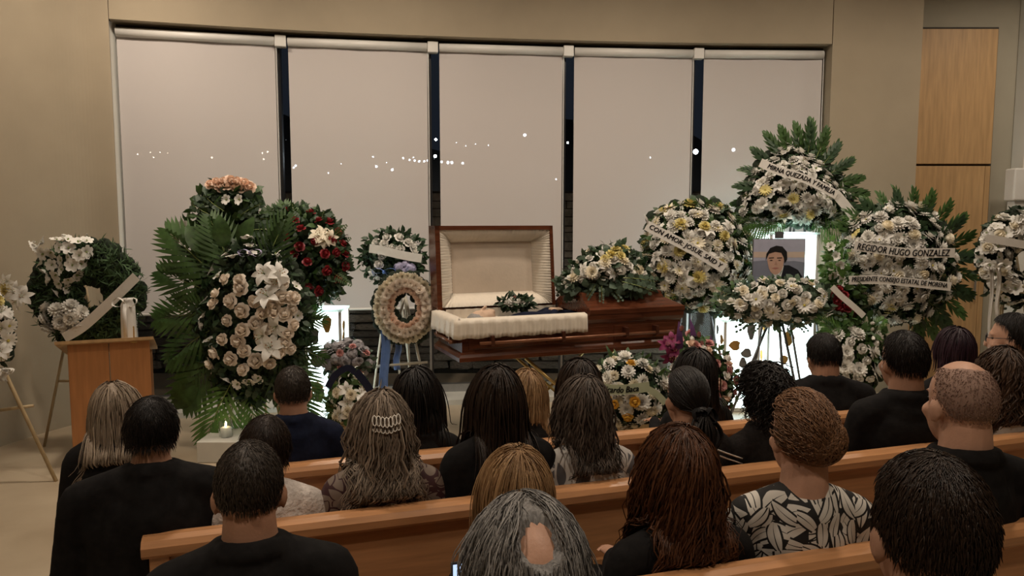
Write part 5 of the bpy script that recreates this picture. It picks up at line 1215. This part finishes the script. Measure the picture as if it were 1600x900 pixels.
    R_ = rad*(0.7+0.6*rng.rand(N_, 1))*np.clip(1.15-tt**2.2*1.0, 0.15, 1)
    V, F = tubes(P, R_, 3); tone = np.repeat(np.clip(rng.normal(0.5, 0.22, N_)+ (spec.get('tipshade', 0)*1.0), 0, 1), S*3)
    tone = tone+np.tile(np.repeat(np.linspace(-0.12, 0.05, S)*spec.get('grad', 0), 3), N_)
    mb.add(V.tolist(), F.tolist(), 0, tone)
    if tgt is not None:   # bun / ponytail mass
        bc = w2(np.array([tgt]))[0]; br = spec.get('bun', 0.045)*s
        mb.ell(bc, (br*1.15, br*0.9, br), nu=12, nv=8, tone=0.4)
        M_ = 170; Pb = []
        for j in range(M_):
            ax = rng.normal(0, 1, 3); ax /= np.linalg.norm(ax); e = np.cross(ax, rng.normal(0, 1, 3)); e /= np.linalg.norm(e); f_ = np.cross(ax, e); a = np.linspace(0, 3.4, 10)
            Pb.append(bc+br*1.08*(np.cos(a)[:, None]*e+np.sin(a)[:, None]*f_)*np.array([1.15, 0.9, 1.0]))
        Pb = np.array(Pb); V, F = tubes(Pb, np.full((M_, 10), 0.003*s)); mb.add(V.tolist(), F.tolist(), 0, np.repeat(np.clip(rng.normal(0.55, 0.2, M_), 0, 1), 30))
        if spec.get('tail'):
            M_ = 90; a = np.linspace(0, 1, 12); Pb = []
            for j in range(M_):
                o_ = rng.normal(0, 0.016, 3); Pb.append(bc+np.stack([o_[0]*(0.6+1.2*np.sin(PI*a)), -0.02-0.03*np.sin(PI*a*0.8)+o_[1], -spec['tail']*a*(0.85+0.3*rng.rand())], -1))
            V, F = tubes(np.array(Pb), np.tile(0.006*s*np.clip(1.1-a**2, 0.2, 1), (M_, 1))); mb.add(V.tolist(), F.tolist(), 0, np.repeat(np.clip(rng.normal(0.5, 0.2, M_), 0, 1), 36))
    return mb.obj('hair', spec['mat'], root, True)
def rad_c(spec): return spec['bald'][1]+0.0
SEED = [100]
def person(label, u, vtop, wpx, row, hair, cloth='black', sk='skin', sw=0.19, yaw=0.0, hyaw=0.0, pitch=0.12, roll=0.0, off=0.15, hw=0.185, vox=0.0122, collar=True, group='mourners seated in the pews', Y=None, bulk=1.0, drop=0.0, cname=None, extra=None):
    SEED[0] += 1
    r0 = ray(u, vtop+20); k = r0.x/r0.y
    if row:
        a, d_ = PL[row]; n_ = Vector((-d_.y, d_.x)); a = a+n_*off; t = (k*a.y-a.x)/(d_.x-k*d_.y); base = a+d_*t; rz = math.atan2(d_.y, d_.x)+yaw
    else:
        base = Vector((k*Y, Y)); rz = yaw
    top = at(u, vtop, base.y).z; s = min(1.22, max(0.86, wpx/FPX*base.y/hw))
    hz = top-(0.117+hair.get('thick', 0.1)*0.085)*s
    root = thing('person', label, 'person', (base.x, base.y, 0), rz, group)
    Rh = Euler((-pitch, roll, hyaw)).to_matrix(); E = lambda p: Vector((0, 0, hz))+Rh @ (Vector(p)*s)
    zs = hz-0.178*s-drop; by = -0.035; sw = sw*max(0.95, min(1.1, s))
    mb = MB(); B = lambda c, r: mb.ell(E(c), tuple(x*s for x in r), Rh, 16, 11)
    B(CC, CR); B((0, 0.035, -0.045), (0.060, 0.062, 0.085)); B((0, 0.035, -0.092), (0.045, 0.048, 0.036)); B((0, 0.078, 0.020), (0.046, 0.016, 0.012)); B((0, 0.088, -0.070), (0.022, 0.012, 0.010))
    for sx in (-1, 1): B((sx*0.079, -0.008, -0.022), (0.011, 0.023, 0.033)); B((sx*0.036, 0.066, -0.035), (0.026, 0.024, 0.024))
    mb.cap(E((0, 0.090, 0.002)), E((0, 0.110, -0.036)), 0.008*s, 0.013*s)
    mb.cap(E((0, -0.030, -0.055)), (0, by-0.005, zs+0.02), 0.061*s, 0.072*s, 12)
    def torso(mb, g, arms=True, hands=False):
        cw = sw*0.84
        mb.ell((0, by, zs-0.15), (cw*g, 0.105*g*bulk, 0.20)); mb.ell((0, by+0.01, (zs+0.50)/2-0.04), (cw*0.88*g*bulk, 0.105*g*bulk, max(0.16, (zs-0.45)/2))); mb.ell((0, by+0.03, 0.545), (0.165*g, 0.12*g, 0.115))
        for sx in (-1, 1):
            mb.cap((sx*0.045, by-0.01, zs+0.022), (sx*(sw-0.03), by, zs-0.035), 0.058*g, 0.062*g, 12)
            mb.cap((sx*(sw-0.02), by, zs-0.05), (sx*(sw+0.035), by+0.03, zs-0.30), 0.060*g, 0.048*g, 12); mb.cap((sx*(sw+0.035), by+0.03, zs-0.30), (sx*0.085, 0.27, 0.665), 0.048*g, 0.034*g)
            mb.cap((sx*0.09, 0.0, 0.535), (sx*0.105, 0.36, 0.535), 0.085*g, 0.065*g); mb.cap((sx*0.105, 0.37, 0.53), (sx*0.105, 0.36, 0.10), 0.058*g, 0.042*g); mb.cap((sx*0.105, 0.34, 0.05), (sx*0.11, 0.46, 0.042), 0.040, 0.036)
            if hands:
                mb.ell((sx*0.065, 0.315, 0.66), (0.036, 0.045, 0.016))
                for j, l in enumerate((0.055, 0.068, 0.074, 0.066)): mb.cap((sx*(0.094-0.019*j), 0.345, 0.658), (sx*(0.088-0.019*j), 0.345+l, 0.636), 0.009, 0.008, 7)
                mb.cap((sx*0.035, 0.30, 0.662), (sx*0.012, 0.345, 0.654), 0.010, 0.009, 7)
    torso(mb, 0.86, True, True)
    bo = mb.obj('body', M[sk], root, True); remesh(bo, vox*1.12, 2)
    cm = MB(); torso(cm, 1.04)
    if collar:
        for j in range(14):
            t = 2*PI*j/14; t2 = 2*PI*(j+1)/14
            for rr, zz, th in ((0.075*s, 0.064, 0.017), (0.082*s, 0.046, 0.022)):
                f = lambda t: (rr*math.cos(t), by+0.0+rr*math.sin(t), zs+zz-0.012*math.sin(t))
                cm.cap(f(t), f(t2), th, th, 6)
    cm.ell((0, by-0.02, zs-0.02), (0.12, 0.095, 0.085)); cm.ell((0, by-0.03, zs-0.10), (0.15, 0.09*bulk, 0.12))
    co = cm.obj(cname or 'clothing', M[cloth], root, True); remesh(co, vox*1.32, 4)
    # eyes
    for sx in (-1, 1):
        e = MB(); e.ell(E((sx*0.031, 0.072, 0.0)), (0.012*s, 0.010*s, 0.006*s), Rh, 8, 6); e.obj('eye', M['eye'], root, True)
    coll = [((0, by, zs+0.10), (0, by, zs-0.02), 0.070*s), ((-sw+0.03, by, zs-0.03), (sw-0.03, by, zs-0.03), 0.082), ((-sw*0.45, by, zs-0.12), (-sw*0.4, by, zs-0.45), 0.128*bulk), ((sw*0.45, by, zs-0.12), (sw*0.4, by, zs-0.45), 0.128*bulk), ((0, by, zs-0.1), (0, by, zs-0.45), 0.132*bulk)]
    build_hair(root, hz, s, Rh, hair, coll, SEED[0], (-off+0.028) if row else None, 0.8)
    if extra: extra(root, E, s, Rh, zs, sw, by)
    return root
def short(m, thick=0.07, n=650, ln=0.04, **k): return dict(style='short', mat=H[m], thick=thick, n=int(n*3.0), S=4, len=ln*0.8, r=0.0012, lay=0.03, mess=0.22, **k)
def long_(m, ln=0.42, n=330, thick=0.13, **k):
    d = dict(style='long', mat=H[m], thick=thick, n=n, S=18, len=ln, r=0.0062, lay=0.16, mess=0.10); d.update(k); d['n'] = int(d['n']*2.0); d['r'] *= 0.66; d['S'] = 13; return d

# ---- front row (pew A)
person('seated person in black at the far left beside the lectern', 178, 598, 68, 'A', long_('ash', 0.50, r=0.0058), 'black', 'skin_l', 0.165, pitch=0.05, hw=0.20)
person('seated person in a navy suit in front of the palm fronds', 457, 572, 62, 'A', short('salt', 0.045, 700, 0.02), 'navy', 'skin', 0.20, pitch=0.10, hw=0.185)
person('front-pew person in black just below the head end of the coffin', 652, 575, 82, 'A', long_('black', 0.42), 'black', 'skin', 0.16, hyaw=-0.5, pitch=0.1, hw=0.215)
person('front-pew person mostly hidden behind the black top left of the grey floral top', 822, 578, 64, 'A', long_('blond', 0.36), 'black', 'skin_l', 0.15, pitch=0.05, hw=0.205)
person('front-pew person peeking above the one in the grey floral top', 905, 562, 72, 'A', long_('dbrown', 0.18, 260), 'black', 'skin', 0.15, pitch=0.1, hw=0.205)
person('front-pew person in black directly before the pink and magenta flowers', 1086, 546, 66, 'A', long_('black', 0.40), 'black', 'skin', 0.16, pitch=0.08, hw=0.205)
person('person in a black jacket with bowed head below the lit portrait', 1287, 521, 56, 'A', short('black', 0.07), 'black', 'skin', 0.235, yaw=-0.3, pitch=0.35, hw=0.185, bulk=1.15, drop=-0.02)
person('front-pew person in black seated in front of the oak door', 1492, 512, 58, 'A', long_('plum', 0.17, 260, 0.15), 'black', 'skin', 0.15, yaw=-0.4, pitch=0.05, hw=0.205)
def glasses(root, E, s, Rh, zs, sw, by):
    g = MB()
    for sx in (-1, 1):
        g.tube([E((sx*0.034+0.024*math.cos(t), 0.103, 0.0+0.019*math.sin(t))) for t in np.linspace(0, 2*PI, 13)], 0.0022, 5, cap=False); g.tube([E((sx*0.06, 0.10, 0.004)), E((sx*0.084, 0.0, 0.006))], 0.0022, 5)
    g.tube([E((-0.011, 0.105, 0.004)), E((0.011, 0.105, 0.004))], 0.002, 5); g.obj('glasses', M['black_plastic'], root, True)
person('person wearing glasses and looking left at the right edge', 1580, 489, 66, 'A', short('black', 0.13, 700, 0.05), 'black', 'skin_l', 0.17, hyaw=0.62, pitch=0.05, hw=0.20, extra=glasses)
# ---- second row (pew B)
person('broad-shouldered person in a black suit at the left end of the middle pew', 236, 620, 86, 'B', short('black', 0.13, 800, 0.045), 'black', 'skin', 0.255, pitch=0.12, hw=0.195, bulk=1.15)
person('person in a pale lace top on the middle pew', 412, 650, 86, 'B', short('dbrown', 0.14, 700, 0.05), 'lace', 'skin', 0.19, pitch=0.15, roll=0.12, hw=0.20, collar=False)
def pearlclip(root, E, s, Rh, zs, sw, by):
    c = MB()
    for j in range(7):
        t = (j-3)*0.0135; z0 = 0.045+0.006*math.cos(j)
        y0 = -0.135+0.35*t*t*10
        c.tube([E((t+0.0072*math.cos(a), y0+0.006*math.sin(a), z0+0.017*math.sin(a)+0.1*abs(t)*-1)) for a in np.linspace(0, 2*PI, 9)], 0.0024, 5, cap=False)
        c.tube([E((t+0.0072*math.cos(a), y0-0.004, z0-0.026+0.012*math.sin(a)+0.1*abs(t)*-1)) for a in np.linspace(PI, 2*PI, 6)], 0.0024, 5, cap=False)
    o = c.obj('hair_clip', M['pearl'], root, True); tag(o, 'looped pearl hair clip')
person('person in a burgundy print top wearing a looped pearl hair clip', 596, 610, 96, 'B', long_('greyblond', 0.52, 420, 0.14, wave=0.014, lam=0.11, phase=0.45, mess=0.12, r=0.0058), 'burgundy', 'skin_l', 0.185, pitch=0.06, hw=0.215, extra=pearlclip)
person('middle-pew person in a black top, left of the grey floral top', 776, 572, 94, 'B', long_('dbrown', 0.46, 380), 'black', 'skin', 0.185, pitch=0.03, hw=0.22)
person('person in a grey and white floral top on the middle pew', 912, 588, 92, 'B', long_('greybrown', 0.29, 380, 0.15, wave=0.006, mess=0.14), 'floral', 'skin_l', 0.175, pitch=0.05, hw=0.222, collar=False)
def hairbow(root, E, s, Rh, zs, sw, by):
    b = MB()
    for sx in (-1, 1):
        rows = [[E((sx*0.05*(0.5-0.5*math.cos(a)), -0.13-0.012*math.sin(2*a)-q, -0.055+0.03*math.sin(a))) for a in np.linspace(0, 2*PI, 11)] for q in (0, 0.03)]
        b.grid(rows)
    b.ell(E((0, -0.15, -0.055)), (0.012, 0.012, 0.014), nu=8, nv=6); b.obj('hair_bow', M['black'], root, True)
    st = MB()
    for q in (0, 0.022):
        st.tube([(0.035+0.028*j, by-0.085-0.013*math.sin(j*0.7)-0.012, zs-0.00-q-0.012*j) for j in range(7)], 0.0035, 5)
    st.obj('white_stripe', M['whitetop'], root, True)
person('person with a dark hair bow and a white-striped black collar', 1072, 574, 72, 'B', dict(style='up', mat=H['black'], thick=0.09, n=1000, S=10, len=0.22, r=0.0022, lay=0.05, mess=0.05, gather=(0, -0.115, -0.055), bun=0.028, tail=0.16), 'black2', 'skin', 0.165, pitch=0.08, hw=0.19, extra=hairbow, off=0.17)
def headband(root, E, s, Rh, zs, sw, by):
    g = MB(); g.tube([E((0.098*math.cos(t), 0.03+0.02*math.sin(t), 0.02+0.115*math.sin(t))) for t in np.linspace(0.05, PI-0.05, 17)], 0.005, 6); g.obj('headband', M['black_plastic'], root, True)
person('person in a quilted black jacket wearing a headband', 1196, 568, 82, 'B', dict(style='curly', mat=H['black'], thick=0.14, n=1100, S=12, len=0.12, r=0.0026, lay=0.12, mess=0.4, wave=0.009, lam=0.035), 'black2', 'skin', 0.175, pitch=0.12, hw=0.215, extra=headband, bulk=1.1)
person('person in a black suit seated in front of the two-banner wreath', 1412, 516, 72, 'B', short('black', 0.07, 700, 0.03), 'black', 'skin', 0.20, yaw=-0.3, hyaw=0.08, pitch=0.02, hw=0.185)
person('person in a cream top at the right end of the middle pew', 1568, 543, 78, 'B', long_('brown', 0.30, 320, 0.15, wave=0.012, lam=0.08, mess=0.2), 'whitetop', 'skin_l', 0.17, yaw=-0.4, pitch=0.1, hw=0.215, collar=False)
# ---- third row (pew C)
person('person in a black jacket with bowed head at the lower left', 388, 690, 124, 'C', short('salt', 0.03, 900, 0.016), 'black', 'skin', 0.215, pitch=0.16, hw=0.19, vox=0.009, off=0.13)
person('person on the nearest pew directly ahead of the phone holder', 806, 700, 138, 'C', long_('blond', 0.34, 900, 0.13, r=0.0031, mess=0.06), 'black', 'skin_l', 0.165, pitch=0.05, hw=0.225, off=0.15)
person('person in a black top seated left of the leaf print blouse', 1060, 666, 138, 'C', long_('auburn', 0.44, 920, 0.16, wave=0.015, lam=0.15, phase=0.2, mess=0.09, r=0.0038), 'black', 'skin_l', 0.185, pitch=0.03, hw=0.232, off=0.15)
person('person in a black and white leaf print blouse', 1252, 612, 112, 'C', dict(style='up', mat=H['ginger'], thick=0.13, n=1300, S=12, len=0.26, r=0.0018, lay=0.12, mess=0.22, gather=(0.012, -0.064, 0.0), bun=0.070, wave=0.006, lam=0.07), 'leafprint', 'skin_l', 0.185, yaw=-0.28, hyaw=0.12, pitch=0.05, drop=0.02, hw=0.205, vox=0.009, off=0.15, collar=False)
person('person in a black jacket seated right of the leaf print blouse', 1502, 563, 112, 'C', short('stubble', 0.012, 500, 0.006, bald=((0.08, 0.12, 0.99), 0.74)), 'black', 'skin_l', 0.21, yaw=-0.2, hyaw=0.0, pitch=0.03, hw=0.19, vox=0.008, off=0.13, bulk=1.1)
# ---- behind them (pew D)
person('person at the bottom centre holding a lit phone', 822, 779, 214, 'D', dict(style='curly', mat=H['grey'], thick=0.12, n=3000, S=8, len=0.11, r=0.0014, lay=0.10, mess=0.14, wave=0.004, lam=0.09, phase=0.25, bald=((-0.07, -0.72, 0.64), 0.92), crown=(0.0, 0.25, 0.95)), 'black', 'skin_l', 0.21, pitch=0.10, hw=0.205, vox=0.008, off=0.16)
person('person in black nearest the camera at the lower right', 1455, 707, 212, 'D', short('dbrown', 0.08, 1500, 0.022), 'black', 'skin_l', 0.21, yaw=-0.35, hyaw=0.0, pitch=0.10, hw=0.20, vox=0.008, off=0.16)
# phone with a lit screen
p = at(731, 884, 1.45); ph = thing('phone', 'phone with a glowing blue-white screen at the bottom centre', 'phone', tuple(p), 0.3)
mb = MB(); mb.bbox(-0.035, 0.035, 0.0, 0.008, -0.075, 0.01, 0.003); mb.obj('case', M['black_plastic'], ph)
mb = MB(); mb.box(-0.031, 0.031, -0.001, 0.0, -0.07, 0.006); mb.obj('screen', emat('phone_screen', (0.55, 0.7, 1.0), 1.2), ph)
